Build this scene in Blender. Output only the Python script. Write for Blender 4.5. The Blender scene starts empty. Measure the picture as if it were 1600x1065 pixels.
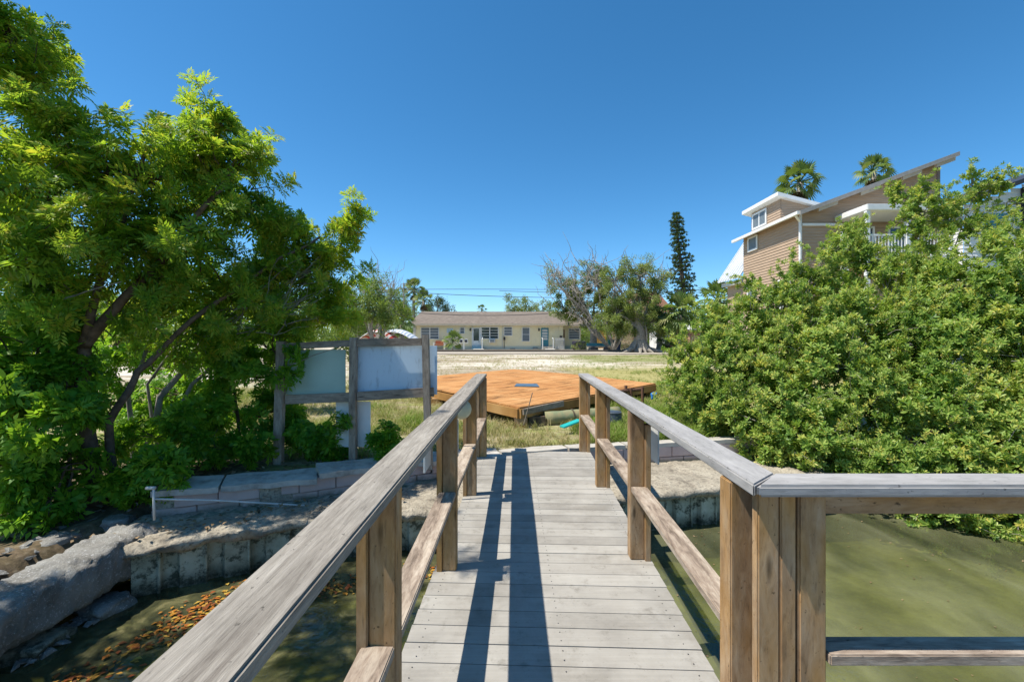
import bpy, bmesh, math, random
import numpy as np
from mathutils import Vector, Matrix, noise
random.seed(7); np.random.seed(7)
R = math.radians
# ---------------------------------------------------------------- camera, sky, sun, exposure
scene = bpy.context.scene
FPX = 711.0; CAMZ = 1.59
cam = bpy.data.objects.new('camera', bpy.data.cameras.new('camera'))
scene.collection.objects.link(cam)
cam.location = (0, 0, CAMZ); cam.rotation_euler = (R(90), 0, 0)
cam.data.sensor_width = 36.0; cam.data.lens = 36.0*FPX/1600; cam.data.shift_y = -2.0/1600
cam.data.clip_start = 0.05; cam.data.clip_end = 3000
scene.camera = cam
SUN_EL, SUN_AZ = 62.0, 258.0          # azimuth clockwise from +Y
w = bpy.data.worlds.new("World"); scene.world = w; w.use_nodes = True
wn = w.node_tree.nodes; bg = wn['Background']
sky = wn.new('ShaderNodeTexSky'); sky.sky_type = 'NISHITA'; sky.sun_disc = False
sky.sun_elevation = R(SUN_EL); sky.sun_rotation = R(SUN_AZ)
sky.altitude = 0; sky.air_density = .75; sky.dust_density = 0.15; sky.ozone_density = 5.0
hs_ = wn.new('ShaderNodeHueSaturation'); hs_.inputs['Hue'].default_value = .49; hs_.inputs['Saturation'].default_value = 1.22; hs_.inputs['Value'].default_value = .66
w.node_tree.links.new(sky.outputs[0], hs_.inputs['Color']); w.node_tree.links.new(hs_.outputs[0], bg.inputs[0]); bg.inputs[1].default_value = 0.15
sd = bpy.data.lights.new('sun', 'SUN'); sd.energy = 3.7; sd.angle = R(0.5); sd.color = (1, .94, .84)
sun = bpy.data.objects.new('sun', sd); scene.collection.objects.link(sun)
a = R(SUN_AZ); e = R(SUN_EL)
sdir = Vector((math.sin(a)*math.cos(e), math.cos(a)*math.cos(e), math.sin(e)))
sun.rotation_euler = sdir.to_track_quat('Z', 'Y').to_euler(); sun.location = (-20, 0, 30)
scene.view_settings.view_transform = 'Standard'; scene.view_settings.look = 'None'
scene.view_settings.exposure = 0.97; scene.view_settings.gamma = 1.0
# ---------------------------------------------------------------- helpers
C = scene.collection
def P(px, py, Z):                      # photograph measurement + distance -> metres
    return Vector(((px-800)/FPX*Z, Z, CAMZ-(py-530.5)/FPX*Z))
def tag(o, label=None, cat=None, group=None, kind=None):
    if label: o['label'] = label
    if cat: o['category'] = cat
    if group: o['group'] = group
    if kind: o['kind'] = kind
    return o
def thing(name, label, cat, loc=(0, 0, 0), rz=0, group=None):
    o = bpy.data.objects.new(name, None); o.empty_display_size = .2
    o.location = loc; o.rotation_euler = (0, 0, rz); C.objects.link(o)
    return tag(o, label, cat, group)
def wmat(o):
    m = Matrix.LocRotScale(o.location, o.rotation_euler, o.scale)
    if o.parent: m = wmat(o.parent) @ o.matrix_parent_inverse @ m
    return m
def adopt(o, parent):
    if parent is not None:
        o.parent = parent; o.matrix_parent_inverse = wmat(parent).inverted()
    return o
def copy_tree(o, parent=None):
    c = o.copy(); C.objects.link(c)
    if parent is not None: c.parent = parent
    for ch in [x for x in C.objects if x.parent == o]: copy_tree(ch, c)
    return c
class MB:
    """collects shapes in world metres; build() links ONE mesh object"""
    def __init__(s): s.v = []; s.f = []; s.mi = []; s.m = 0
    def add(s, vs, fs):
        b = len(s.v); s.v += [tuple(v) for v in vs]
        for f in fs: s.f.append([i+b for i in f]); s.mi.append(s.m)
    def box(s, c, d, rz=0, M=None):
        hx, hy, hz = d[0]/2, d[1]/2, d[2]/2
        vs = [Vector((x, y, z)) for z in (-hz, hz) for y in (-hy, hy) for x in (-hx, hx)]
        if M is None: M = Matrix.Rotation(rz, 3, 'Z')
        s.add([M @ v + Vector(c) for v in vs], [(0,2,3,1),(4,5,7,6),(0,1,5,4),(2,6,7,3),(0,4,6,2),(1,3,7,5)]); return s
    def bb(s, x0, x1, y0, y1, z0, z1): return s.box(((x0+x1)/2, (y0+y1)/2, (z0+z1)/2), (x1-x0, y1-y0, z1-z0))
    def prism(s, poly, z0, z1):        # poly ccw xy
        n = len(poly)
        s.add([(p[0], p[1], z0) for p in poly]+[(p[0], p[1], z1) for p in poly],
              [list(range(n))[::-1], list(range(n, 2*n))]+[(i, (i+1) % n, n+(i+1) % n, n+i) for i in range(n)]); return s
    def quad(s, a, b, c, d): s.add([a, b, c, d], [(0, 1, 2, 3)]); return s
    def slab(s, a, b, c, d, t):        # quad with thickness t (vector)
        t = Vector(t); q = [Vector(p) for p in (a, b, c, d)]
        s.add(q+[p+t for p in q], [(0,1,2,3),(7,6,5,4),(0,4,5,1),(1,5,6,2),(2,6,7,3),(3,7,4,0)]); return s
    def tube(s, pts, rad, n=6, caps=True):
        pts = [Vector(p) for p in pts]; k = len(pts)
        if not isinstance(rad, (list, tuple)): rad = [rad]*k
        b = len(s.v); up = None
        for i, p in enumerate(pts):
            t = (pts[min(i+1, k-1)]-pts[max(i-1, 0)])
            t = t.normalized() if t.length > 1e-9 else Vector((0, 0, 1))
            if up is None: up = Vector((0, 0, 1)) if abs(t.z) < .9 else Vector((1, 0, 0))
            u = (up-t*up.dot(t))
            u = u.normalized() if u.length > 1e-6 else t.orthogonal().normalized()
            up = u; vv = t.cross(u)
            for j in range(n):
                a_ = 2*math.pi*j/n
                s.v.append(tuple(p+(u*math.cos(a_)+vv*math.sin(a_))*rad[i]))
        for i in range(k-1):
            for j in range(n):
                s.f.append([b+i*n+j, b+i*n+(j+1) % n, b+(i+1)*n+(j+1) % n, b+(i+1)*n+j]); s.mi.append(s.m)
        if caps:
            s.f.append([b+j for j in range(n)][::-1]); s.mi.append(s.m)
            s.f.append([b+(k-1)*n+j for j in range(n)]); s.mi.append(s.m)
        return s
    def lathe(s, c, prof, n=16):
        c = Vector(c); b = len(s.v); k = len(prof)
        for r, z in prof:
            for j in range(n):
                a_ = 2*math.pi*j/n; s.v.append((c.x+r*math.cos(a_), c.y+r*math.sin(a_), c.z+z))
        for i in range(k-1):
            for j in range(n):
                s.f.append([b+i*n+j, b+i*n+(j+1) % n, b+(i+1)*n+(j+1) % n, b+(i+1)*n+j]); s.mi.append(s.m)
        s.f.append([b+j for j in range(n)][::-1]); s.mi.append(s.m)
        s.f.append([b+(k-1)*n+j for j in range(n)]); s.mi.append(s.m)
        return s
    def build(s, name, mats, parent=None, origin=None, smooth=False, bevel=0):
        if not isinstance(mats, (list, tuple)): mats = [mats]
        if origin is None:
            A = np.array(s.v); mn = A.min(0); mx = A.max(0)
            origin = ((mn[0]+mx[0])/2, (mn[1]+mx[1])/2, mn[2])
        o3 = Vector(origin)
        me = bpy.data.meshes.new(name)
        me.from_pydata([tuple(Vector(v)-o3) for v in s.v], [], s.f)
        for m in mats: me.materials.append(m)
        me.polygons.foreach_set('material_index', s.mi)
        if smooth: me.polygons.foreach_set('use_smooth', [True]*len(me.polygons))
        if bevel:
            bm = bmesh.new(); bm.from_mesh(me)
            bmesh.ops.bevel(bm, geom=bm.edges[:], offset=bevel, segments=2, affect='EDGES', clamp_overlap=True)
            bm.to_mesh(me); bm.free()
        me.update()
        o = bpy.data.objects.new(name, me); C.objects.link(o); o.location = o3
        if parent is not None: adopt(o, parent)
        return o
def board(name, p0, p1, wd, th, m, parent=None, up=(0, 0, 1), bevel=.004, cut0=0, cut1=0, seg=1, warp=0):
    """plank from p0 to p1 (centre line); local X along it so the grain follows; wd across, th along up; cut = mitre slope at the ends"""
    p0 = Vector(p0); p1 = Vector(p1); L = (p1-p0).length; x = (p1-p0)/L
    z = Vector(up); z = (z-x*z.dot(x)).normalized(); y = z.cross(x)
    me = bpy.data.meshes.new(name); bm = bmesh.new()
    rings = []
    for i in range(seg+1):
        t = i/seg; X = -L/2+L*t
        wob = warp*noise.noise(Vector((X*.9, p0.x*3, p0.z*5)))
        r = []
        for (yy, zz) in ((-wd/2, -th/2), (wd/2, -th/2), (wd/2, th/2), (-wd/2, th/2)):
            xo = 0
            if i == 0: xo = cut0*yy
            if i == seg: xo = cut1*yy
            r.append(bm.verts.new((X+xo, yy+wob, zz+wob*.6)))
        rings.append(r)
    bm.faces.new(rings[0][::-1]); bm.faces.new(rings[-1])
    for i in range(seg):
        for j in range(4): bm.faces.new((rings[i][j], rings[i][(j+1) % 4], rings[i+1][(j+1) % 4], rings[i+1][j]))
    bmesh.ops.recalc_face_normals(bm, faces=bm.faces[:])
    if bevel:
        es = [e_ for e_ in bm.edges if len(e_.link_faces) == 2 and e_.link_faces[0].normal.angle(e_.link_faces[1].normal) > .5]
        bmesh.ops.bevel(bm, geom=es, offset=bevel, segments=2, affect='EDGES', clamp_overlap=True)
    bm.to_mesh(me); bm.free(); me.materials.append(m)
    o = bpy.data.objects.new(name, me); C.objects.link(o)
    M = Matrix((x, y, z)).transposed().to_4x4(); M.translation = (p0+p1)/2
    o.location = M.translation; o.rotation_euler = M.to_euler()
    if parent is not None: adopt(o, parent)
    return o
# ---------------------------------------------------------------- material helpers
class NT:
    def __init__(s, name):
        s.m = bpy.data.materials.new(name); s.m.use_nodes = True; s.t = s.m.node_tree; s.n = s.t.nodes
        s.b = s.n['Principled BSDF']; s.out = s.n['Material Output']
        s.tc = s.n.new('ShaderNodeTexCoord')
    def put(s, sock, v):
        if hasattr(v, 'is_linked') or isinstance(v, bpy.types.NodeSocket): s.t.links.new(v, sock)
        elif isinstance(v, tuple) and len(v) == 3 and sock.type == 'RGBA': sock.default_value = (*v, 1)
        else: sock.default_value = v
    def node(s, ty, **kw):
        n = s.n.new(ty)
        for k, v in kw.items(): setattr(n, k, v)
        return n
    def map(s, sc=(1, 1, 1), co=None, rnd=False):
        n = s.node('ShaderNodeMapping'); s.put(n.inputs[0], co or s.tc.outputs['Object']); n.inputs[3].default_value = sc
        if rnd:
            oi = s.node('ShaderNodeObjectInfo'); mu = s.node('ShaderNodeMath', operation='MULTIPLY'); s.put(mu.inputs[0], oi.outputs['Random']); mu.inputs[1].default_value = 37
            s.put(n.inputs[1], mu.outputs[0])
        return n.outputs[0]
    def noise(s, scale=5, det=4, rough=.55, co=None, dist=0, sc=None, rnd=False):
        n = s.node('ShaderNodeTexNoise'); co = s.map(sc or (1, 1, 1), co, rnd)
        s.put(n.inputs['Vector'], co); n.inputs['Scale'].default_value = scale; n.inputs['Detail'].default_value = det
        n.inputs['Roughness'].default_value = rough; n.inputs['Distortion'].default_value = dist
        return n.outputs['Fac']
    def ramp(s, fac, stops, interp='LINEAR'):
        n = s.node('ShaderNodeValToRGB'); s.put(n.inputs[0], fac); r = n.color_ramp; r.interpolation = interp
        while len(r.elements) < len(stops): r.elements.new(.5)
        for e_, (p, c) in zip(r.elements, stops):
            e_.position = p; e_.color = (*c, 1) if isinstance(c, tuple) else (c, c, c, 1)
        return n.outputs[0]
    def mix(s, f, a_, b_, mode='MIX'):
        n = s.node('ShaderNodeMix', data_type='RGBA', blend_type=mode)
        s.put(n.inputs[0], f); s.put(n.inputs[6], a_); s.put(n.inputs[7], b_); return n.outputs[2]
    def math(s, op, a_, b_=0.0, clamp=False):
        n = s.node('ShaderNodeMath', operation=op, use_clamp=clamp); s.put(n.inputs[0], a_); s.put(n.inputs[1], b_); return n.outputs[0]
    def rng(s, v, a_, b_, c=0, d=1):
        n = s.node('ShaderNodeMapRange'); s.put(n.inputs[0], v)
        for i, x in enumerate((a_, b_, c, d)): n.inputs[i+1].default_value = x
        return n.outputs[0]
    def xyz(s, co=None):
        n = s.node('ShaderNodeSeparateXYZ'); s.put(n.inputs[0], co or s.tc.outputs['Object']); return n.outputs
    def attr(s, nm='rnd'):
        n = s.node('ShaderNodeAttribute', attribute_name=nm); return n.outputs['Fac']
    def bump(s, h, st=.3, dist=.01):
        n = s.node('ShaderNodeBump'); n.inputs['Strength'].default_value = st; n.inputs['Distance'].default_value = dist
        s.put(n.inputs['Height'], h); s.put(s.b.inputs['Normal'], n.outputs[0]); return n.outputs[0]
    def done(s, col, rough=.8, spec=.3, **kw):
        s.put(s.b.inputs['Base Color'], col); s.put(s.b.inputs['Roughness'], rough); s.b.inputs['Specular IOR Level'].default_value = spec
        for k, v in kw.items(): s.put(s.b.inputs[k], v)
        return s.m
def plain(name, col, rough=.7, spec=.3, var=.12, scale=6, bump=0, **kw):
    t = NT(name); f = t.noise(scale, 5)
    lo = tuple(c*(1-var) for c in col); hi = tuple(min(1, c*(1+var)) for c in col)
    c = t.ramp(f, [(.3, lo), (.7, hi)])
    if bump: t.bump(f, bump, .01)
    return t.done(c, rough, spec, **kw)
def wood(name, lo, mid, hi, stain=None, fine=60, depth=.35, rough=.85, knots=True):
    t = NT(name)
    warpn = t.noise(1.2, 2, rnd=True, sc=(1, 4, 4))
    g1 = t.noise(1, 6, .7, sc=(8, fine, fine), rnd=True, dist=.6)
    g2 = t.noise(1, 5, .6, sc=(1.3, fine*.30, fine*.30), rnd=True, dist=1.2)
    g3 = t.noise(1, 3, .6, sc=(14, fine*3, fine*3), rnd=True)
    g = t.math('ADD', t.math('MULTIPLY', g1, .5), t.math('MULTIPLY', g2, .5))
    c = t.ramp(g, [(.33, lo), (.48, mid), (.62, hi)])
    if stain:
        s_ = t.ramp(t.noise(1.6, 4, .6, rnd=True, sc=(1, 3, 3)), [(.42, 0.0), (.62, 1.0)])
        c = t.mix(t.math('MULTIPLY', s_, .75), c, t.mix(g1, tuple(x*.6 for x in stain), stain))
    if knots:
        v = t.node('ShaderNodeTexVoronoi'); v.inputs['Scale'].default_value = 1.0
        t.put(v.inputs['Vector'], t.map((2.2, 9, 9), rnd=True))
        k = t.ramp(v.outputs['Distance'], [(.05, .35), (.14, 1.0)])
        c = t.mix(1.0, c, k, 'MULTIPLY')
    cr = t.ramp(g3, [(.3, .72), (.45, 1.0)])
    c = t.mix(1.0, c, cr, 'MULTIPLY')
    c = t.mix(1.0, c, t.ramp(t.noise(1, 3, .6, sc=(45, 60, 60), rnd=True), [(.26, .35), (.34, 1.0)]), 'MULTIPLY')
    c = t.mix(1.0, c, t.ramp(t.noise(1, 4, .7, sc=(2.2, 5, 5), rnd=True), [(.3, .80), (.6, 1.05)]), 'MULTIPLY')
    t.bump(t.math('ADD', g1, t.math('MULTIPLY', g3, .4)), depth, .004)
    return t.done(c, rough, .2)
def leafmat(name, cols, trans=.35, rough=.45, spec=.4):
    t = NT(name); a_ = t.attr()
    c = t.ramp(a_, [(i/(len(cols)-1), k) for i, k in enumerate(cols)])
    m = t.done(c, rough, spec)
    tr = t.node('ShaderNodeBsdfTranslucent'); t.put(tr.inputs[0], t.mix(.35, c, (.45, .6, .02)))
    mx = t.node('ShaderNodeMixShader'); mx.inputs[0].default_value = trans
    t.t.links.new(t.b.outputs[0], mx.inputs[1]); t.t.links.new(tr.outputs[0], mx.inputs[2]); t.t.links.new(mx.outputs[0], t.out.inputs[0])
    return m
M = {}
M['cap'] = wood('weathered_cap', (.14, .12, .10), (.25, .225, .19), (.35, .32, .275), fine=80, depth=.7)
M['cap_right'] = wood('weathered_cap_smooth', (.25, .245, .235), (.31, .30, .29), (.37, .36, .345), fine=40, depth=.2, knots=False)
M['post'] = wood('aged_pine', (.19, .115, .06), (.33, .215, .12), (.43, .315, .20), stain=(.50, .27, .08), fine=26, depth=.3)
M['rail'] = wood('weathered_rail', (.11, .08, .06), (.30, .235, .18), (.46, .39, .31), fine=34, depth=.7)
M['old'] = wood('grey_old_wood', (.14, .11, .085), (.28, .23, .18), (.40, .34, .27), fine=30, depth=.5)
# decking
t = NT('composite_decking')
g = t.noise(1, 5, .6, sc=(2, 60, 60)); bl = t.noise(3.0, 5, .65); sp = t.noise(70, 2, .5)
c = t.ramp(t.math('ADD', t.math('MULTIPLY', t.attr(), .3), t.math('MULTIPLY', bl, .7)), [(.25, (.22, .205, .18)), (.5, (.32, .30, .265)), (.75, (.39, .37, .33))])
c = t.mix(.35, c, t.mix(1.0, c, t.ramp(g, [(.3, .7), (.7, 1.1)]), 'MULTIPLY'))
c = t.mix(1.0, c, t.ramp(sp, [(.22, .55), (.32, 1.0)]), 'MULTIPLY')
c = t.mix(t.ramp(t.noise(1.3, 6, .75), [(.50, 0.0), (.68, .6)]), c, (.19, .17, .14))
c = t.mix(t.ramp(t.noise(7, 6, .75), [(.56, 0.0), (.66, .5)]), c, (.16, .145, .12))
t.bump(g, .25, .003); M['deck'] = t.done(c, .75, .3)
# leaves
M['leaf_pepper'] = leafmat('pepper_leaves', [(.09, .20, .02), (.16, .33, .03), (.26, .44, .035), (.40, .55, .05), (.56, .50, .05)], .62)
M['leaf_low'] = leafmat('understory_leaves', [(.06, .20, .02), (.11, .32, .025), (.19, .42, .03), (.30, .50, .04)], .6)
M['leaf_mang'] = leafmat('mangrove_leaves', [(.08, .18, .03), (.17, .29, .045), (.28, .40, .08), (.40, .50, .13), (.56, .50, .10)], .42, .45, .35)
M['leaf_far'] = leafmat('far_leaves', [(.07, .13, .03), (.11, .19, .04), (.17, .25, .05), (.25, .30, .07)], .4, .6)
M['leaf_ficus'] = leafmat('ficus_leaves', [(.12, .17, .05), (.18, .25, .07), (.26, .32, .09), (.34, .35, .13)], .4, .5)
M['palm'] = leafmat('palm_fronds', [(.06, .12, .03), (.10, .17, .045), (.16, .22, .06), (.28, .26, .11)], .3, .5)
M['pine'] = leafmat('pine_needles', [(.025, .06, .025), (.045, .09, .035), (.07, .12, .04)], .15, .7)
M['bark'] = plain('bark', (.15, .105, .075), .95, .1, .4, 14, .6)
M['bark_grey'] = plain('bark_grey', (.27, .245, .21), .95, .1, .35, 10, .5)
M['bark_dark'] = plain('bark_dark', (.11, .085, .06), .95, .1, .35, 10, .5)
M['grass'] = leafmat('grass_blades', [(.34, .27, .13), (.40, .33, .17), (.24, .27, .07), (.13, .22, .03), (.20, .28, .04)], .3, .6, .2)
# masonry
t = NT('pink_block'); bl = t.noise(3, 5, .6); fine_ = t.noise(40, 4)
c = t.ramp(bl, [(.3, (.45, .33, .30)), (.6, (.56, .43, .39))])
zz = t.xyz(t.node('ShaderNodeNewGeometry').outputs['Position'])[2]
low = t.math('MULTIPLY', t.rng(zz, -.19, -.27), t.ramp(t.noise(5, 5, .7), [(.35, 0.0), (.55, 1.0)]))
c = t.mix(low, c, t.mix(t.noise(9, 3), (.05, .065, .035), (.16, .17, .10)))
t.bump(fine_, .4, .004); M['block'] = t.done(c, .9, .2)
t = NT('grey_capstone'); c = t.ramp(t.noise(5, 6, .65), [(.3, (.22, .20, .175)), (.52, (.42, .39, .35)), (.72, (.52, .485, .43))])
t.bump(t.noise(30, 5, .7), .6, .006); M['capstone'] = t.done(c, .92, .2)
t = NT('rough_concrete'); n1 = t.noise(4, 7, .7); n2 = t.noise(28, 5, .7)
c = t.ramp(n1, [(.28, (.13, .11, .085)), (.46, (.33, .29, .225)), (.66, (.46, .41, .32))])
c = t.mix(t.ramp(n2, [(.5, 0.0), (.62, .7)]), c, (.13, .115, .095))
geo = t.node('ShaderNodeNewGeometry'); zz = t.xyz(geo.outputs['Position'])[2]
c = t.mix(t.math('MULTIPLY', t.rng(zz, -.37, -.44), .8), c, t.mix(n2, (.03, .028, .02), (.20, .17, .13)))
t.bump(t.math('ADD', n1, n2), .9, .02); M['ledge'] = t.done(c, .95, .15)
t = NT('aged_sheet_pile'); n1 = t.noise(3.2, 6, .65); n2 = t.noise(22, 5, .7); n3 = t.noise(9, 5, .75)
c = t.ramp(n1, [(.3, (.24, .24, .17)), (.5, (.40, .40, .30)), (.7, (.52, .51, .41))])
c = t.mix(t.ramp(n3, [(.50, 0.0), (.60, .85)]), c, (.035, .042, .026))
geo = t.node('ShaderNodeNewGeometry'); zz = t.xyz(geo.outputs['Position'])[2]
c = t.mix(t.math('MULTIPLY', t.rng(zz, -.58, -.72), t.ramp(n2, [(.3, .5), (.6, 1.0)])), c, (.03, .032, .02))
t.bump(n2, .5, .008); M['pile'] = t.done(c, .85, .3)
t = NT('sparkling_concrete'); n1 = t.noise(3, 6, .7); n2 = t.noise(45, 4, .8)
c = t.ramp(n1, [(.3, (.10, .095, .08)), (.5, (.22, .21, .19)), (.7, (.33, .32, .29))])
c = t.mix(t.ramp(n2, [(.56, 0.0), (.64, .85)]), c, (.5, .5, .48))
t.bump(t.math('ADD', t.math('MULTIPLY', n1, 2.0), n2), .9, .02); M['rubble'] = t.done(c, .8, .35)
# ground
t = NT('lot_ground'); pos = t.node('ShaderNodeNewGeometry').outputs['Position']; X, Y, Z_ = t.xyz(pos)
nb = t.noise(.22, 6, .65, pos, sc=(.55, 1.6, 1)); ns = t.noise(.22, 7, .7, pos, sc=(.40, 1.3, 1), dist=1.2); nf = t.noise(9, 6, .7, pos); nm = t.noise(1.3, 6, .7, pos, sc=(.6, 1.5, 1))
dry = t.ramp(nf, [(.3, (.21, .17, .105)), (.5, (.33, .275, .18)), (.7, (.44, .38, .26))])
green = t.ramp(nf, [(.3, (.12, .15, .035)), (.55, (.21, .235, .06)), (.75, (.31, .31, .10))])
sand = t.ramp(nf, [(.3, (.50, .45, .37)), (.6, (.64, .59, .50))])
brown = t.ramp(t.noise(2.2, 7, .8, pos), [(.3, (.19, .15, .11)), (.5, (.33, .275, .21)), (.7, (.44, .38, .30))])
c = t.mix(t.ramp(nm, [(.44, 0.0), (.60, .9)]), dry, green)
lot = t.mix(t.ramp(nm, [(.42, 0.0), (.6, 1.0)]), brown, dry)
lot = t.mix(t.ramp(ns, [(.49, 0.0), (.54, .9)]), lot, sand)
lot = t.mix(t.ramp(t.noise(1.1, 6, .7, pos, sc=(.5, 2, 1)), [(.60, 0.0), (.68, .7)]), lot, green)
c = t.mix(t.rng(Y, 13.5, 17), c, lot)
# lawn on the right
lawn = t.ramp(t.noise(2.4, 6, .7, pos, sc=(.6, 1.4, 1)), [(.3, (.20, .19, .06)), (.5, (.31, .28, .11)), (.7, (.40, .35, .17))])
edge = t.math('ADD', X, t.math('MULTIPLY', nb, 6.0))
lm = t.math('MULTIPLY', t.rng(edge, 5.2, 6.6), t.rng(Y, 26, 21))
lm = t.math('MULTIPLY', lm, t.rng(Y, 9, 11))
c = t.mix(lm, c, lawn)
lawn2 = t.mix(t.ramp(nm, [(.38, 0.0), (.62, .9)]), t.ramp(nf, [(.3, (.11, .16, .03)), (.7, (.20, .25, .06))]), dry)
lm2 = t.math('MULTIPLY', t.math('MULTIPLY', t.rng(edge, 6.5, 8.0), t.rng(Y, 26, 28)), t.rng(Y, 36.5, 36))
c = t.mix(lm2, c, lawn2)
# leaf litter under the left trees
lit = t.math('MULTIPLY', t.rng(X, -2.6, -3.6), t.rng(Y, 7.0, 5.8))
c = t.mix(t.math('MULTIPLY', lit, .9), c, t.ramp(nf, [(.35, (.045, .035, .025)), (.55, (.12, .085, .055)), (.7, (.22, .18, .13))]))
c = t.mix(t.rng(Y, 60, 110), c, (.09, .12, .035))
bot = t.ramp(t.noise(1.6, 5, .65, pos), [(.34, (.045, .05, .02)), (.5, (.20, .19, .09)), (.66, (.42, .39, .22))])
c = t.mix(t.rng(Z_, -.62, -.80), c, bot)
t.bump(nf, .6, .03); M['ground'] = t.done(c, .95, .1)
# water
t = NT('murky_water'); pos = t.node('ShaderNodeNewGeometry').outputs['Position']
mp_ = t.node('ShaderNodeMapping'); t.put(mp_.inputs[0], pos); mp_.inputs[2].default_value = (0, 0, R(38)); mp_.inputs[3].default_value = (1.3, .55, 1)
n1 = t.noise(.9, 4, .55, mp_.outputs[0], dist=.4); n2 = t.noise(4.5, 5, .7, pos, dist=.9); X_, Y_, _z = t.xyz(pos)
c = t.ramp(n1, [(.32, (.05, .058, .03)), (.46, (.12, .125, .062)), (.66, (.225, .23, .13))])  # dark streaks: bush shadow and reflections put into the colour, with weed and shallows
dk_ = t.ramp(n2, [(.34, (.05, .055, .03)), (.52, (.12, .12, .055)), (.64, (.25, .23, .11))])  # left mottling: dapples of light put into the darker water colour
c = t.mix(t.rng(X_, .6, -1.2), c, dk_)
bn = t.node('ShaderNodeTexNoise'); t.put(bn.inputs['Vector'], t.map((1, 1, 1), pos)); bn.inputs['Scale'].default_value = 3.5; bn.inputs['Detail'].default_value = 3
bn2 = t.noise(16, 3, .5, pos, dist=.5)
t.bump(t.math('ADD', bn.outputs['Fac'], t.math('MULTIPLY', bn2, .3)), .30, .03)
M['water'] = t.done(c, .03, .9, IOR=1.42)
tp_ = t.node('ShaderNodeBsdfTransparent'); tp_.inputs[0].default_value = (.80, .86, .50, 1)
mx = t.node('ShaderNodeMixShader'); fr = t.node('ShaderNodeFresnel'); fr.inputs[0].default_value = 1.33
t.put(mx.inputs[0], t.math('MULTIPLY', t.math('SUBTRACT', 1.0, fr.outputs[0]), .45))
t.t.links.new(t.b.outputs[0], mx.inputs[1]); t.t.links.new(tp_.outputs[0], mx.inputs[2]); t.t.links.new(mx.outputs[0], t.out.inputs[0])
M['leaf_float'] = leafmat('fallen_leaf', [(.12, .045, .015), (.30, .07, .015), (.40, .17, .02), (.42, .28, .05)], .1, .5)
M['white'] = plain('white_paint', (.74, .74, .72), .5, .4, .06, 4)
M['dullwhite'] = plain('dull_white', (.55, .55, .53), .6, .3, .15, 5)
M['glass'] = NT('window_glass').done((.035, .05, .06), .06, .8)
M['dark'] = plain('dark_metal', (.035, .035, .04), .5, .4)
M['black'] = plain('black_plastic', (.02, .02, .03), .4, .5)
M['screen'] = plain('blinds', (.14, .17, .19), .5, .4, .2, 9)
M['teal'] = plain('teal_paint', (.03, .19, .25), .45, .4, .08)
M['blue'] = plain('slate_blue_paint', (.12, .22, .29), .6, .3, .15)
M['rust'] = plain('rusty_steel', (.14, .07, .045), .8, .3, .3, 20, .3)
M['grey'] = plain('concrete', (.42, .39, .34), .9, .2, .2, 3, .2)
t = NT('sandy_asphalt'); pos = t.node('ShaderNodeNewGeometry').outputs['Position']; f = t.noise(.5, 6, .7, pos, sc=(.5, 2, 1)); f2 = t.noise(6, 5, .7, pos)
M['asphalt'] = t.done(t.mix(t.ramp(f, [(.42, 0.0), (.58, 1.0)]), t.ramp(f2, [(.3, (.26, .23, .19)), (.7, (.36, .32, .27))]), t.ramp(f2, [(.3, (.36, .31, .24)), (.7, (.50, .45, .37))])), .95, .1)
# ---------------------------------------------------------------- ground and water
WATER = -.75; LEDGE = -.28
WALL = [(-3.75, 4.72), (-2.4, 5.28), (-1.2, 5.98), (.8, 6.55), (2.6, 6.94), (9, 8.3), (60, 19)]
PILE = [(-3.45, 4.12), (-2.2, 4.82), (0, 5.22), (1.9, 5.62), (2.9, 5.88), (9, 7.2), (60, 17.5)]
def lerp_line(L, x):
    if x <= L[0][0]: return L[0][1]
    for (a_, b_), (c_, d_) in zip(L, L[1:]):
        if x <= c_: return b_+(d_-b_)*(x-a_)/(c_-a_)
    return L[-1][1]
SH = [(-4.05, -400), (-4.05, 1.5), (-3.95, 3.0), (-3.85, 4.35), (-3.72, 4.86)]+[(p[0], p[1]+.14) for p in WALL[1:]]+[(600, 120)]
def shore_d(x, y):
    best = 1e9; sgn = 1
    for (ax, ay), (bx, by) in zip(SH, SH[1:]):
        dx, dy = bx-ax, by-ay; tt = max(0, min(1, ((x-ax)*dx+(y-ay)*dy)/(dx*dx+dy*dy)))
        qx, qy = ax+dx*tt-x, ay+dy*tt-y; d = math.hypot(qx, qy)
        if d < best-1e-9: best = d; sgn = 1 if dx*(y-ay)-dy*(x-ax) > 0 else -1
    return best*sgn
def land(x, y):
    z = -.03+.0135*max(0, min(y, 48)-7)
    lf = max(0, min(1, (-3.3-x)/1.0))*max(0, min(1, (6.0-y)/1.3))
    z -= .22*lf
    z += .05*noise.noise(Vector((x*.35, y*.35, 0)))*min(1, max(0, (y-5)/4))*(.4 if y > 36 else 1)
    if lf > 0: z += .06*noise.noise(Vector((x*2.5, y*2.5, 3)))*lf
    return z
def ground(x, y):
    if y < 30 and x < 80:
        d = shore_d(x, y)
        if d < .35:
            k = max(0, min(1, (d+.25)/.55)) if x < -3.75 else max(0, min(1, (d+.02)/.16)); bz = -1.12+.10*noise.noise(Vector((x*.9, y*.9, 2)))+.05*noise.noise(Vector((x*3, y*3, 2))); return bz+(land(x, y)-bz)*k*k*(3-2*k)
    return land(x, y)
def steps(segs):
    r = []
    for a_, b_, s_ in segs:
        n = max(1, round((b_-a_)/s_)); r += [a_+(b_-a_)*i/n for i in range(n)]
    return r+[segs[-1][1]]
xs = steps([(-1200, -200, 200), (-200, -40, 20), (-40, -10, 2.5), (-10, -5.5, .4), (-5.5, 3.5, .14), (3.5, 12, .35), (12, 60, 3), (60, 300, 40), (300, 1200, 200)])
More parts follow.
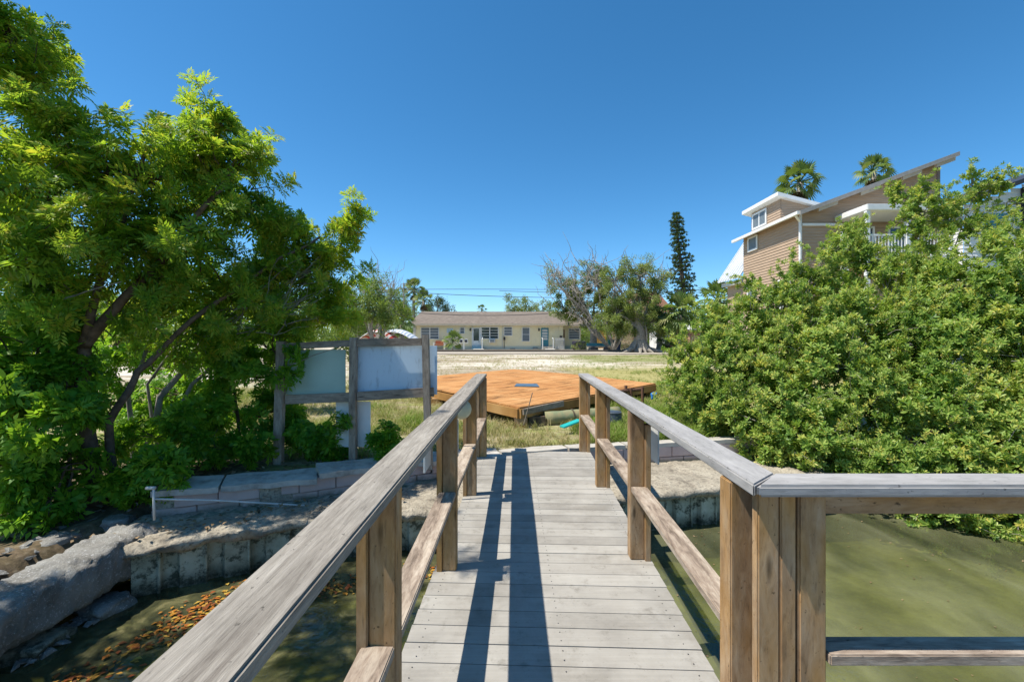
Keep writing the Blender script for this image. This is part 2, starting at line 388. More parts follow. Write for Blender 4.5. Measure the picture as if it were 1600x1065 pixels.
ys = steps([(-300, -20, 50), (-20, 1, 1.5), (1, 8, .14), (8, 16, .4), (16, 60, 1.5), (60, 300, 30), (300, 1800, 300)])
me = bpy.data.meshes.new('ground')
vs = [(x, y, ground(x, y)) for y in ys for x in xs]; nx = len(xs)
fs = [(j*nx+i, j*nx+i+1, (j+1)*nx+i+1, (j+1)*nx+i) for j in range(len(ys)-1) for i in range(nx-1)]
me.from_pydata(vs, [], fs); me.materials.append(M['ground']); me.polygons.foreach_set('use_smooth', [True]*len(me.polygons))
tag(bpy.data.objects.new('ground', me), kind='structure'); C.objects.link(bpy.data.objects['ground'])
tag(MB().quad((-300, -300, WATER), (300, -300, WATER), (300, 60, WATER), (-300, 60, WATER)).build('water', M['water']), kind='structure')
# road and walks in front of the long house
def strip(name, poly_fn, x0, x1, step, m, lift):
    mb = MB(); n = int((x1-x0)/step)
    for i in range(n):
        xa = x0+i*step; xb = xa+step; ya, yb = poly_fn
        k = 4
        for j in range(k):
            y0 = ya+(yb-ya)*j/k; y1 = ya+(yb-ya)*(j+1)/k
            mb.quad(*[(x, y, land(x, y)+lift) for x, y in ((xa, y0), (xb, y0), (xb, y1), (xa, y1))])
    return tag(mb.build(name, m), kind='structure')
strip('road', (37.2, 41.6), -60, 60, 2, M['asphalt'], .05)
# ---------------------------------------------------------------- retaining wall of pink blocks
def along(L, s):
    for (a_, b_), (c_, d_) in zip(L, L[1:]):
        l = math.hypot(c_-a_, d_-b_)
        if s <= l or (c_, d_) == L[-1]: return Vector((a_+(c_-a_)*s/l, b_+(d_-b_)*s/l, 0)), math.atan2(d_-b_, c_-a_)
        s -= l
rw = thing('retaining_wall', 'low pale pink concrete block retaining wall along the bank, topped with grey slabs', 'wall', (0, 6.3, -.3))
mb = MB(); rnd = random.Random(3)
s = 0.0; k = 0
while s < 17:
    for row, (z0, z1) in enumerate(((-.36, -.19), (-.18, -.035))):
        p, an = along(WALL, s+.2+(.2 if row else 0))
        lean = .012*rnd.uniform(-1, 1)
        nrm = Vector((-math.sin(an), math.cos(an), 0))
        c_ = p+nrm*(.09+lean+(.0 if row else .02)); c_.z = (z0+z1)/2
        mb.box(c_, (.392, .18, z1-z0), rz=an+rnd.uniform(-.012, .012))
    s += .4; k += 1
mb.build('block_course', M['block'], rw, bevel=.006)
mb = MB(); s = 0
while s < 17:
    p, an = along(WALL, s+.5); p2, _ = along(WALL, s); 
    c_ = p+Vector((-math.sin(an), math.cos(an), 0))*.11; c_.z = -.2; mb.box(c_, (1.0, .13, .30), rz=an); s += 1.0
mb.build('mortar_core', M['ledge'], rw)
s = 0; i = 0
for ln in (.62, .98, 1.0, .55, .8, 1.0, .9, 1.05, 1.0, 1.0, 1.0, 1.0, 1.0, 1.0, 1.0, 1.0):
    p, an = along(WALL, s+ln/2)
    nr = Vector((-math.sin(an), math.cos(an), 0)); left = s < 3.2
    c_ = p+nr*(.13 if left else .12); c_.z = -.005+(rnd.uniform(-.02, .012) if left else 0)
    mb = MB(); n = 8
    vs_ = []
    tl = rnd.uniform(-.035, .035) if left else 0
    for a_ in range(n+1):
        for b_ in range(5):
            for tp in (0, 1):
                u = (a_/n-.5)*(ln-.025); v = (b_/4-.5)*(.36 if left else .22)
                zz = (.03 if tp else -.03)+tl*(a_/n-.5)*2
                q = Vector((c_.x+math.cos(an)*u-math.sin(an)*v, c_.y+math.sin(an)*u+math.cos(an)*v, 0))
                ns_ = noise.noise(q*5)*.012+noise.noise(q*16)*.007
                if b_ in (0, 4): q += nr*noise.noise(q*9)*.018
                vs_.append(Vector((q.x, q.y, c_.z+zz+ns_+(.1*v if left else 0))))
    idx = lambda a_, b_, t_: (a_*5+b_)*2+t_
    fs_ = []
    for a_ in range(n):
        for b_ in range(4):
            fs_.append((idx(a_, b_, 1), idx(a_+1, b_, 1), idx(a_+1, b_+1, 1), idx(a_, b_+1, 1)))
            fs_.append((idx(a_, b_, 0), idx(a_, b_+1, 0), idx(a_+1, b_+1, 0), idx(a_+1, b_, 0)))
        fs_.append((idx(a_, 0, 0), idx(a_+1, 0, 0), idx(a_+1, 0, 1), idx(a_, 0, 1)))
        fs_.append((idx(a_, 4, 0), idx(a_, 4, 1), idx(a_+1, 4, 1), idx(a_+1, 4, 0)))
    for b_ in range(4):
        fs_.append((idx(0, b_, 0), idx(0, b_, 1), idx(0, b_+1, 1), idx(0, b_+1, 0)))
        fs_.append((idx(n, b_, 0), idx(n, b_+1, 0), idx(n, b_+1, 1), idx(n, b_, 1)))
    mb.add(vs_, fs_); mb.build('capstone', M['capstone'] if left else M['grey'], rw)
    s += ln
# lower footing course on the left, mossy green
mb = MB(); s = 0
while s < 3.0:
    p, an = along(WALL, s+.25); nr = Vector((-math.sin(an), math.cos(an), 0)); c_ = p-nr*(.10-.015*s); c_.z = -.33
    mb.box(c_, (.49, .12, .15), rz=an+.02*math.sin(s*9)); s += .5
t = NT('mossy_block'); f = t.noise(6, 6, .7); c = t.ramp(f, [(.35, (.05, .075, .045)), (.5, (.20, .22, .17)), (.62, (.36, .34, .30)), (.72, (.12, .26, .25))]); t.bump(f, .5, .01)
M['mossy'] = t.done(c, .9, .2); mb.build('footing', M['mossy'], rw, bevel=.01)
# ---------------------------------------------------------------- seawall: sheet piling and rough ledge
sw = thing('seawall', 'weathered corrugated sheet pile seawall with a rough crumbling concrete cap', 'seawall', (0, 5.2, -.8))
mb = MB(); prof = []
Ltot = sum(math.hypot(b_[0]-a_[0], b_[1]-a_[1]) for a_, b_ in zip(PILE, PILE[1:]))
s = 0; period = .36
while s < 22:
    for ds, off in ((0, 0), (.20, 0), (.225, .055), (.335, .055)):
        p, an = along(PILE, s+ds); nr = Vector((-math.sin(an), math.cos(an), 0)); prof.append(p+nr*off)
    s += period
for a_, b_ in zip(prof, prof[1:]):
    mb.quad((a_.x, a_.y, -1.6), (b_.x, b_.y, -1.6), (b_.x, b_.y, -.34), (a_.x, a_.y, -.34))
for q in prof[1::4]:                     # interlock ribs
    mb.tube([(q.x+.01, q.y-.008, -1.6), (q.x+.01, q.y-.008, -.36)], .013, 6)
mb.build('sheet_piling', M['pile'], sw)
rows = []; s = -.35
def ledge_row(s):
    p, an = along(PILE, max(0, s)) if s >= 0 else (Vector((PILE[0][0]+s*.95, PILE[0][1]+s*.45, 0)), .45)
    wy = lerp_line(WALL, p.x)+.1
    fr = p+Vector((math.sin(an), -math.cos(an), 0))*(.07+.06*noise.noise(Vector((s*2.2, 0, 0)))+.03*noise.noise(Vector((s*8, 4, 0))))
    bk = Vector((p.x-.12, max(wy, p.y+.5), 0))
    out = []
    for (u, z) in ((0, -.09), (-.02, -.06), (-.01, -.025), (.03, .0), (.12, .012), (.25, .02), (.4, .02), (.6, .02), (.8, .02), (1, .02)):
        q = fr.lerp(bk, max(u, 0)); q.x += 0 if u >= 0 else math.sin(an)*.02; q.y -= .02 if u < 0 else 0
        r_ = .05 if u < .05 else .028
        zz = LEDGE+z+r_*noise.noise(Vector((q.x*4, q.y*4, z*30)))+.018*noise.noise(Vector((q.x*15, q.y*15, z*40)))
        if u < .05: q.y += .035*noise.noise(Vector((q.x*9, z*25, 7)))
        out.append(Vector((q.x, q.y, zz)))
    q = fr.lerp(bk, .25); out.insert(0, Vector((q.x, q.y, LEDGE-.11))); return out
while s < 20: rows.append(ledge_row(s)); s += .05 if s < 9 else .4
mb = MB(); k = len(rows[0]); b = []
for r_ in rows: b += r_
mb.add(b, [(i*k+j, (i+1)*k+j, (i+1)*k+j+1, i*k+j+1) for i in range(len(rows)-1) for j in range(k-1)]+[list(range(k))])
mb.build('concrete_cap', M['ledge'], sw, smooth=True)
# rocks ------------------------------------------------
def rock(c, r, m, label, seed, sq=(1, 1, .6), name='rock', grp='broken concrete rubble along the left bank', sub=3, amp=.35, rz=0, cat='rock'):
    bm = bmesh.new(); bmesh.ops.create_icosphere(bm, subdivisions=sub, radius=1)
    rot = Matrix.Rotation(rz, 3, 'Z')
    for v in bm.verts:
        p = v.co.copy(); q = Vector([max(-.68, min(.68, x)) for x in p])
        q *= 1+amp*noise.noise(p*1.3+Vector((seed, 0, 0)))+amp*.35*noise.noise(p*4+Vector((seed, 5, 0)))+amp*.15*noise.noise(p*11+Vector((0, seed, 0)))
        v.co = rot @ Vector((q.x*sq[0], q.y*sq[1], q.z*sq[2]))*r
    me = bpy.data.meshes.new(name); bm.to_mesh(me); bm.free(); me.materials.append(m)
    me.polygons.foreach_set('use_smooth', [True]*len(me.polygons))
    o = bpy.data.objects.new(name, me); o.location = c; C.objects.link(o); return tag(o, label, cat, grp)
# long toppled slab
bm_ = []
mb = MB(); A0 = Vector((-3.78, 1.9, -.48)); A1 = Vector((-3.66, 4.45, -.38)); n = 90; kk = 36; d = (A1-A0); ux = d.normalized(); uy = Vector((ux.y, -ux.x, 0)).normalized(); uz = Vector((0, 0, 1))
vv = []
for i in range(n+1):
    tt = i/n; c0 = A0.lerp(A1, tt); e_ = 1-.0*tt
    rr_ = (1.0+.12*noise.noise(Vector((tt*5, 0, 0))))*(1 if 0 < i < n else .6)
    for j in range(kk):
        an = 2*math.pi*j/kk; cx = math.copysign(abs(math.cos(an))**.45, math.cos(an)); cz = math.copysign(abs(math.sin(an))**.45, math.sin(an))
        q = c0+uy*cx*.27*rr_*(1-.2*tt)+uz*cz*.19*rr_
        q += (uy*cx+uz*cz)*(.025*noise.noise(q*3.5)+.030*noise.noise(q*9)+.025*noise.noise(q*24))
        vv.append(q)
mb.add(vv, [(i*kk+j, i*kk+(j+1) % kk, (i+1)*kk+(j+1) % kk, (i+1)*kk+j) for i in range(n) for j in range(kk)]+[list(range(kk))[::-1], [n*kk+j for j in range(kk)]])
tag(mb.build('concrete_slab', M['rubble'], smooth=True), 'long rough slab of old concrete slumped along the left bank above the leaves', 'rubble')
rr = random.Random(11)
spots = [(-3.50, 3.95, -.72, .17, 'blackened lump of broken concrete between the long slab and the sheet piling'),
         (-3.62, 3.45, -.74, .20, 'dark wet rock at the foot of the long slab beside the floating leaves'),
         (-3.72, 3.0, -.76, .18, 'wet rock lowest in the corner under the long slab'),
         (-3.42, 4.32, -.40, .15, 'broken end of the concrete cap beside the top of the long slab'),
         (-4.25, 4.15, -.30, .20, 'grey rock on the bank just left of the long slab'),
         (-4.55, 3.7, -.33, .24, 'larger grey rock on the bank at the left edge of the photo'),
         (-4.25, 3.35, -.38, .19, 'flat grey rock on the bank beside the middle of the long slab'),
         (-4.7, 4.4, -.28, .14, 'small grey rock half hidden under the green shrub'),
         (-4.0, 4.62, -.26, .13, 'pale rock near the base of the brown tree trunk')]
for i, (x, y, z, r_, lb) in enumerate(spots):
    rock((x, y, z), r_, M['rubble'] if i > 3 or i == 0 else M['pile'], lb, i*7.3, (1.3, 1.1, .55), rz=rr.uniform(0, 3), grp=None)
mb = MB()
for i in range(300):                     # gravel and shards on the left bank
    x = rr.uniform(-5.6, -3.85); y = rr.uniform(2.2, 5.0); r_ = rr.uniform(.012, .055)
    if i % 6 == 0: x = rr.uniform(-3.7, -3.45); y = rr.uniform(3.2, 4.1)
    z = ground(x, y) if i % 6 else -.74
    q = [Vector([rr.uniform(-1, 1)*r_*s_ for s_ in (1, 1, .5)]) for _ in range(8)]
    bmx = bmesh.new(); [bmx.verts.new(p+Vector((x, y, z+.01))) for p in q]; bmesh.ops.convex_hull(bmx, input=bmx.verts)
    bmx.verts.index_update(); used = [v for v in bmx.verts]; mb.add([v.co for v in used], [[v.index for v in f.verts] for f in bmx.faces]); bmx.free()
tag(mb.build('gravel', M['rubble']), 'loose grey concrete shards scattered on the left bank', 'rubble', kind='stuff')
# pipe
pp = thing('water_pipe', 'thin white plastic pipe with an upright end running along the foot of the block wall', 'pipe', (-3.5, 4.4, -.35))
a_ = P(240, 762, 4.42); b_ = P(241, 812, 4.42)
MB().tube([b_, a_], .011, 10).tube([a_+Vector((-.07, 0, .0)), a_+Vector((.015, 0, .0))], .017, 10).build('upright_pipe', M['dullwhite'], pp, smooth=True)
MB().tube([P(240, 779, 4.42), P(330, 781, 4.65), P(420, 786, 4.95), P(505, 791, 5.2), P(560, 795, 5.5)], .009, 8).build('long_pipe', M['dullwhite'], pp, smooth=True)
# ---------------------------------------------------------------- boardwalk
bw = thing('boardwalk', 'pale grey plank footbridge running from the camera over the seawall to the bank', 'footbridge', (0, 2.5, 0))
def XL(y): return -.57+.13*(y-2)/4.5 if y > 1.3 else -.585
def XR(y): return (.965+.14*(y-2.1)/4.3) if y > 1.42 else 4.2
mb = MB(); rn = []; sl = math.tan(R(2.3)); y = -1.9; step = .1475
while y < 6.5:
    y0 = y; y1 = y+step-.006
    for seg in range(1):
        xl = XL(y0+.07); xr = XR(y0+.07+.04)
        lift = random.uniform(-.0012, .0012)
        k0 = lambda x: -sl*(x) if xr < 3 else -sl*min(x, 1)
        ptsb = [(xl, y0-sl*xl), (xr, y0-sl*min(xr, 1.1)), (xr, y1-sl*min(xr, 1.1)), (xl, y1-sl*xl)]
        mb.prism(ptsb, -.026+lift, lift); rn += [random.random()]*6
    y += step
dk = mb.build('decking', M['deck'], bw, origin=(0, 0, 0))
at = dk.data.attributes.new('rnd', 'FLOAT', 'FACE'); at.data.foreach_set('value', rn)
board('joist', (-.50, -1.8, -.12), (-.42, 6.1, -.12), .04, .18, M['rail'], bw)
board('joist', (.92, 1.5, -.12), (1.03, 6.2, -.12), .04, .18, M['rail'], bw)
board('joist', (.25, -1.8, -.12), (.28, 6.1, -.12), .04, .18, M['rail'], bw)
board('joist', (.95, 1.30, -.12), (4.1, 1.30, -.12), .04, .18, M['rail'], bw)
for x, y in ((-.47, 4.2), (.97, 4.3), (-.5, 1.0), (.95, .9), (3.8, 1.0)):
    MB().tube([(x, y, -2.2), (x, y, -.22)], .11, 12).build('piling', M['old'], bw, smooth=True)
# screws
mb = MB(); y = -1.9+step/2
while y < 6.45:
    for x in (XL(y)+.08, .26, XR(y)-.08 if XR(y) < 3 else .95):
        for q in (-.035, .035): mb.lathe((x, y+q-sl*x, .0008), [(.0035, 0), (.0035, .0012)], 6)
    y += step
mb.build('deck_screws', M['dark'], bw)['kind'] = 'stuff'
HC = 1.09                                # centre height of the cap boards
# left railing
lr = thing('wooden_railing', 'left weathered wooden railing of the footbridge, running from the bottom edge to the sandy lot', 'railing', (-.45, 3.1, 0))
board('cap_board', (-.472, -.9, HC), (-.43, 6.45, HC), .147, .04, M['cap'], lr, seg=24, warp=.004, bevel=.006)
board('top_rail', (-.528, -.9, 1.024), (-.490, 6.3, 1.024), .038, .09, M['post'], lr)
PYL = [.05, 1.575, 3.13, 4.64, 6.17]
xin = lambda y: -.385+.012*(y-3)
for i, y in enumerate(PYL):
    xi = xin(y)
    board('post', (xi-.047, y+.045, 0.001), (xi-.047, y+.045, 1.069), .09, .094, M['post'], lr, up=(1, 0, 0), bevel=.005)
    board('post', (xi-.047-.068, y+.03, -.30), (xi-.047-.068, y+.03, .978), .085, .038, M['post'], lr, up=(1, 0, 0), bevel=.004)
for i, (ya, yb) in enumerate(zip(PYL, PYL[1:])):
    dz = random.uniform(-.01, .008)
    board('mid_rail', (xin(ya)-.058, ya+.093, .51+dz), (xin(yb)-.058, yb-.002, .515-dz), .115, .038, M['rail'], lr, seg=10, warp=.006)
# right railing with corner
rl = thing('wooden_railing', 'right weathered wooden railing of the footbridge that turns a mitred corner over the green water', 'railing', (.9, 3.1, 0))
c0 = Vector((.872, 1.57, HC)); c1 = Vector((1.022, 6.52, HC)); an = math.atan2(c1.x-c0.x, c1.y-c0.y)
ml = math.tan((R(90)-an)/2)
board('cap_board', c0, c1, .142, .042, M['cap_right'], rl, cut0=-ml, bevel=.006)
board('cap_board', (c0.x, c0.y, HC), (4.1, 1.57, HC), .142, .042, M['cap_right'], rl, cut0=ml, bevel=.010)
board('top_rail', (.965, 1.70, 1.022), (1.08, 6.40, 1.022), .038, .09, M['post'], rl)
board('top_rail', (1.075, 1.62, 1.022), (4.1, 1.62, 1.022), .038, .09, M['post'], rl)
xir = lambda y: .80+.165*(y-1.6)/4.9
PYR = [1.67, 3.29, 4.90, 6.45]
for i, y in enumerate(PYR):
    xi = xir(y)
    zb = -1.4 if i == 0 else .001
    board('post', (xi+.05, y+.045, zb), (xi+.05, y+.045, 1.068), .09, .10, M['post'], rl, up=(1, 0, 0), bevel=.005)
    if i: board('post', (xi+.05+.072, y+.02, -.35), (xi+.05+.072, y+.02, .976), .085, .040, M['post'], rl, up=(1, 0, 0), bevel=.004)
board('post', (.877, 1.575, -1.4), (.877, 1.575, 1.068), .075, .04, M['post'], rl, up=(0, 1, 0), bevel=.005)
board('post', (.942, 1.595, -1.4), (.942, 1.595, 1.068), .052, .09, M['post'], rl, up=(0, 1, 0), bevel=.004)
board('post', (1.022, 1.59, -1.4), (1.022, 1.59, 1.068), .096, .09, M['post'], rl, up=(0, 1, 0), bevel=.007)
board('post', (3.1, 1.60, -1.4), (3.1, 1.60, 1.068), .09, .09, M['post'], rl, up=(0, 1, 0), bevel=.007)
for ya, yb in zip(PYR, PYR[1:]):
    board('mid_rail', (xir(ya)+.062, ya+.093, .512), (xir(yb)+.062, yb-.002, .51), .115, .038, M['rail'], rl, seg=10, warp=.006)
board('mid_rail', (1.075, 1.585, .508), (3.05, 1.585, .508), .10, .038, M['rail'], rl)
board('mid_rail', (3.15, 1.585, .508), (4.1, 1.585, .508), .10, .038, M['rail'], rl)
# plates and pale lamp on the outer faces
def plate(x, y, lb, z0=.28, z1=.86, hw=.10):
    o = thing('sign_board', lb, 'sign', (x, y, z0), group='white boards hung on the outside of the railings')
    MB().bb(x-.006, x+.006, y-hw, y+hw, z0, z1).build('panel', M['dullwhite'], o, bevel=.002)
    MB().bb(x-.012, x+.004 if x < 0 else x+.012, y-.02, y+.02, z1-.01, 1.0).build('hanger', M['old'], o)
plate(-.56, 3.0, 'thin white board seen edge-on outside the left railing above the block wall', .74, .95)
plate(1.15, 3.67, 'thin white board seen edge-on outside the right railing', .61, .90)
gl = thing('globe_light', 'round pale yellowish light with a thin pole fixed outside the left railing', 'lamp', (-.50, 4.7, .3))
MB().tube([(-.545, 4.52, .05), (-.545, 4.52, .86)], .014, 8).build('pole', M['dullwhite'], gl, smooth=True)
MB().lathe((0, 0, 0), [(.01, -.07), (.06, -.065), (.088, -.04), (.098, 0), (.09, .035), (.06, .055), (.0, .06)], 20).build('globe', plain('aged_plastic', (.55, .53, .36), .35, .5, .1), gl, smooth=True)
g_ = [o for o in C.objects if o.parent == gl and o.name.startswith('globe')][0]
g_.parent = None; g_.matrix_parent_inverse = Matrix(); g_.location = (-.52, 4.50, .90); g_.rotation_euler = (R(80), 0, R(25)); adopt(g_, gl)
MB().bb(-.535, -.495, 4.5, 4.6, .88, .94).build('bracket', M['dark'], gl)
# ---------------------------------------------------------------- sign frame on the left bank
sf = thing('notice_board', 'grey wooden three-post frame holding the backs of pale sign boards on the left bank', 'sign', (-2.07, 5.95, -.03))
def sp(px, ytop, Z=5.95, lean=0, w_=.088):
    a_ = P(px, ytop, Z); board('post', (a_.x-lean, Z, -.10), (a_.x, Z, a_.z), w_, .088, M['old'], sf, up=(0, 1, 0), seg=6, warp=.01)
sp(440, 533, lean=.04, w_=.11); sp(552, 527, lean=.0); sp(665, 523, lean=-.05)
board('upper_rail', P(446, 541, 5.955), P(547, 536, 5.955), .085, .038, M['old'], sf, up=(0, 1, 0))
board('upper_rail', P(558, 535, 5.955), P(659, 534, 5.955), .10, .038, M['old'], sf, up=(0, 1, 0))
board('lower_rail', P(446, 624, 5.955), P(547, 620, 5.955), .12, .038, M['old'], sf, up=(0, 1, 0))
board('lower_rail', P(558, 619, 5.955), P(678, 612, 5.985), .12, .038, M['old'], sf, up=(0, 1, 0))
M['sign_skylit'] = plain('skylit_board', (.42, .56, .70), .6, .3, .06, 3)
t = NT('stained_skylit_board'); f = t.noise(5, 6, .7, sc=(2.2, 1, .8)); c = t.mix(t.ramp(f, [(.54, 0.0), (.66, .45)]), (.52, .64, .74), (.22, .27, .32)); M['sign_skylit'] = t.done(c, .6, .3)  # white board, blue skylight put into its base colour; smudges are stains
M['sign_green'] = plain('faded_green_board', (.42, .55, .47), .6, .3, .06, 3)
def signboard(x0, x1, y0, y1, Z, lb, m):
    a_ = P(x0, y1, Z); b_ = P(x1, y0, Z)
    o = MB().bb(a_.x, b_.x, Z-.006, Z+.006, a_.z, b_.z).build('board', m, sf, bevel=.002); o['label'] = lb; return o
signboard(555, 683, 540, 616, 6.03, 'large white board coloured with a blue skylight tint, with dark smudges, in the right half of the post frame', M['sign_skylit'])
signboard(446, 540, 546, 616, 6.03, 'faded green board behind hanging branches in the left half of the post frame', M['sign_green'])
signboard(525, 579, 627, 698, 6.06, 'small upright white board hanging low behind the middle post', M['white'])
# ---------------------------------------------------------------- orange platform
pt = [Vector((.14, 8.2, .34)), Vector((3.94, 12.5, .36)), Vector((0.1, 18.2, .38)), Vector((-3.75, 13.6, .36))]
pf = thing('platform', 'large low wooden platform of rust orange planks propped on blocks in the lot', 'platform', (0, 13, .1))
t = NT('orange_planks'); pos = t.tc.outputs['Object']
g = t.noise(1, 6, .7, sc=(1.5, 22, 1)); f = t.noise(.9, 6, .65); x_, y_, z_ = t.xyz(pos)
c = t.ramp(t.math('ADD', t.math('MULTIPLY', g, .5), t.math('MULTIPLY', f, .5)), [(.3, (.22, .10, .04)), (.46, (.43, .20, .07)), (.60, (.53, .29, .12)), (.75, (.60, .43, .26))])
c = t.mix(1.0, c, t.ramp(t.noise(1.6, 7, .8, sc=(.5, 2.4, 1)), [(.38, .42), (.47, 1.0)]), 'MULTIPLY')
t.bump(g, .4, .01); M['orange'] = t.done(c, .9, .1)
t = NT('orange_fascia'); g = t.noise(1, 5, .6, sc=(1, 1, 18)); c = t.ramp(g, [(.3, (.20, .10, .035)), (.5, (.34, .18, .06)), (.7, (.42, .25, .10))]); M['fascia'] = t.done(c, .9, .1)
u = (pt[1]-pt[0]); v = (pt[3]-pt[0]); n = 48
mb = MB()
for i in range(n):
    a_, b_ = i/n, (i+1)/n-.0004
    q = [pt[0].lerp(pt[3], a_), pt[1].lerp(pt[2], a_), pt[1].lerp(pt[2], b_), pt[0].lerp(pt[3], b_)]
    dz = Vector((0, 0, random.uniform(-.002, .002)+(.03*math.sin(math.pi*a_))))
    mb.slab(*[p+dz for p in q], (0, 0, .03))
o = mb.build('planking', M['orange'], pf)
ang = math.atan2(u.y, u.x)
o.data.transform(Matrix.Rotation(-ang, 4, 'Z')); o.rotation_euler[2] = ang
board('side_beam', pt[0]+Vector((0, 0, -.085)), pt[1]+Vector((0, 0, -.085)), .17, .06, M['fascia'], pf, up=(.75, -.66, 0))
board('side_beam', pt[0]+Vector((-.02, .01, -.085)), pt[3]+Vector((0, 0, -.085)), .17, .06, M['fascia'], pf, up=(-.8, -.6, 0))
board('side_beam', pt[2]+Vector((0, 0, -.085)), pt[3]+Vector((0, 0, -.085)), .17, .06, M['fascia'], pf, up=(-.6, .8, 0))
board('side_beam', pt[2]+Vector((0, 0, -.085)), pt[1]+Vector((0, 0, -.085)), .17, .06, M['fascia'], pf, up=(.8, .6, 0))
board('splice_board', pt[0]+Vector((.06, -.02, -.05)), pt[0].lerp(pt[1], .22)+Vector((.05, -.04, -.03)), .11, .04, M['old'], pf, up=(.75, -.66, 0))
for q in (pt[0]+Vector((.02, .14, 0)), pt[0].lerp(pt[3], .5), pt[3]+Vector((.15, 0, 0)), pt[0].lerp(pt[1], .5), pt[1]+Vector((-.15, .1, 0)), pt[2]):
    MB().bb(q.x-.12, q.x+.12, q.y-.12, q.y+.12, ground(q.x, q.y)-.05, .19).build('support_block', M['post'], pf, bevel=.01)
gx = (pt[0]+pt[1]+pt[2]+pt[3])/4
tp = P(823, 606, 11.75)
o = MB().slab((tp.x-.32, 11.45, .414), (tp.x+.30, 11.35, .414), (tp.x+.28, 12.05, .416), (tp.x-.26, 12.1, .416), (0, 0, .012)).build('metal_plate', plain('blue_grey_sheet', (.07, .12, .17), .5, .4))
tag(o, 'small blue-grey square sheet lying on the orange platform', 'sheet')
# rusty frame at the right corner of the platform
rf = thing('steel_bracket', 'rusty steel pipe bracket standing at the right side of the orange platform', 'bracket', (2.9, 10.7, 0))
z0 = ground(2.9, 10.4)
MB().tube([P(962, 612, 10.2), P(1004, 608, 10.9)], .04, 8).build('cross_pipe', M['rust'], rf)
for px, yy in ((978, 602), (986, 606), (1004, 604)): MB().tube([P(px, yy, 10.5), (P(px, yy, 10.5).x, 10.5, z0-.05)], .035, 8).build('upright_pipe', M['rust'], rf)
# things lying at the front edge of the platform
lg = MB(); a_ = Vector((.62, 8.55, .10)); b_ = Vector((2.1, 9.0, .13)); pts = [a_.lerp(b_, i/10) for i in range(11)]
lg.tube(pts, [.14+.012*noise.noise(p*6) for p in pts], 18)
t = NT('green_log'); f = t.noise(4, 6, .7); c = t.ramp(f, [(.35, (.30, .24, .13)), (.55, (.20, .22, .12)), (.7, (.13, .19, .12))]); t.bump(f, .6, .02); M['log'] = t.done(c, .9)
lo = lg.build('log', M['log'], smooth=True); tag(lo, 'thick greenish log lying in the grass against the front of the orange platform', 'log')
lo2 = MB(); q = a_.lerp(b_, .35); lo2.tube([q-(b_-a_)*.01, q+(b_-a_)*.01], .16, 18, False).build('rope_band', M['bark_dark'], lo)
MB().bb(.32, .62, 8.42, 8.5, -.02, .17).build('dark_board', M['bark_dark']); tag(bpy.data.objects['dark_board'], 'short dark board standing in the shade under the front corner of the platform', 'board')
st = board('stick', P(818, 664, 8.0), P(832, 613, 8.05), .022, .012, M['old']); tag(st, 'thin bleached stick leaning on the front corner of the orange platform', 'stick')
tq = thing('plastic_scrap', 'turquoise plastic scrap lying in the grass in front of the log', 'plastic', P(893, 668, 7.7))
mb = MB(); a_ = P(874, 667, 7.75); b_ = P(906, 655, 7.9)
mb.slab(a_, a_+Vector((.07, -.09, -.01)), b_+Vector((.03, -.10, -.02)), b_+Vector((-.04, .03, -.02)), (0, 0, .03)); mb.build('panel', plain('turquoise_plastic', (.02, .36, .33), .4, .5), tq, bevel=.008)
bk = thing('bucket', 'dark blue-grey plastic tub upside down in the weeds behind the right railing', 'tub', P(957, 664, 8.3))
q = P(957, 664, 8.3); MB().lathe((q.x, q.y, q.z-.03), [(.20, 0), (.19, .03), (.16, .24), (.165, .27), (.15, .28)], 20).build('tub', plain('slate_plastic', (.055, .07, .09), .5, .4), bk, smooth=False)
MB().lathe((q.x, q.y, q.z+.245), [(.13, 0), (.13, .012)], 20).build('base_disc', bpy.data.materials['slate_plastic'], bk)
cl = rock(P(1022, 618, 10.0)+Vector((0, 0, .0)), .085, plain('blue_cloth', (.03, .20, .55), .7), 'crumpled bright blue cloth in the grass right of the orange platform', 3.3, (1, .7, 1.2), name='cloth', grp=None, amp=.28, cat='cloth')
# ---------------------------------------------------------------- foliage tools
def tmpl(quads):                          # list of quads (4 pts) -> arrays
    v = np.array(quads, float).reshape(-1, 3); return v, np.arange(len(v)).reshape(-1, 4)
def leaflet(base, d, nrm, L, W, fold=.25):
    base = Vector(base); d = Vector(d).normalized(); nrm = Vector(nrm).normalized(); s_ = d.cross(nrm).normalized()
    return [base, base+d*L*.45+s_*W*.5+nrm*W*fold, base+d*L-nrm*L*.06, base+d*L*.45-s_*W*.5+nrm*W*fold]
def spray_pinnate(seed, leaves=5, nl=6, L=.20, l=.10, wd=.031):
    r = random.Random(seed); qs = []
    for k in range(leaves):
        az = k*2.4+r.uniform(-.4, .4); el = r.uniform(.15, .95)
        d = Vector((math.cos(az)*math.cos(el)*.9, math.sin(az)*math.cos(el)*.9, math.sin(el))); d.normalize()
        side = d.cross(Vector((0, 0, 1))).normalized(); nr = side.cross(d)
        p = Vector((0, 0, .05*k/leaves-.02))
        for i in range(nl//2+1):
            tt = (i+.6)/(nl//2+1); q = p+d*L*tt-Vector((0, 0, 1))*L*.35*tt*tt
            for s_ in (-1, 1):
                dd = (d*.75+side*s_*.9-Vector((0, 0, .25))).normalized()
                qs.append(leaflet(q, dd, nr, l*(1.15-.35*abs(tt-.5)*2)*r.uniform(.85, 1.15), wd))
        qs.append(leaflet(p+d*L-Vector((0, 0, L*.35)), d-Vector((0, 0, .5)), nr, l, wd))
    return tmpl(qs)
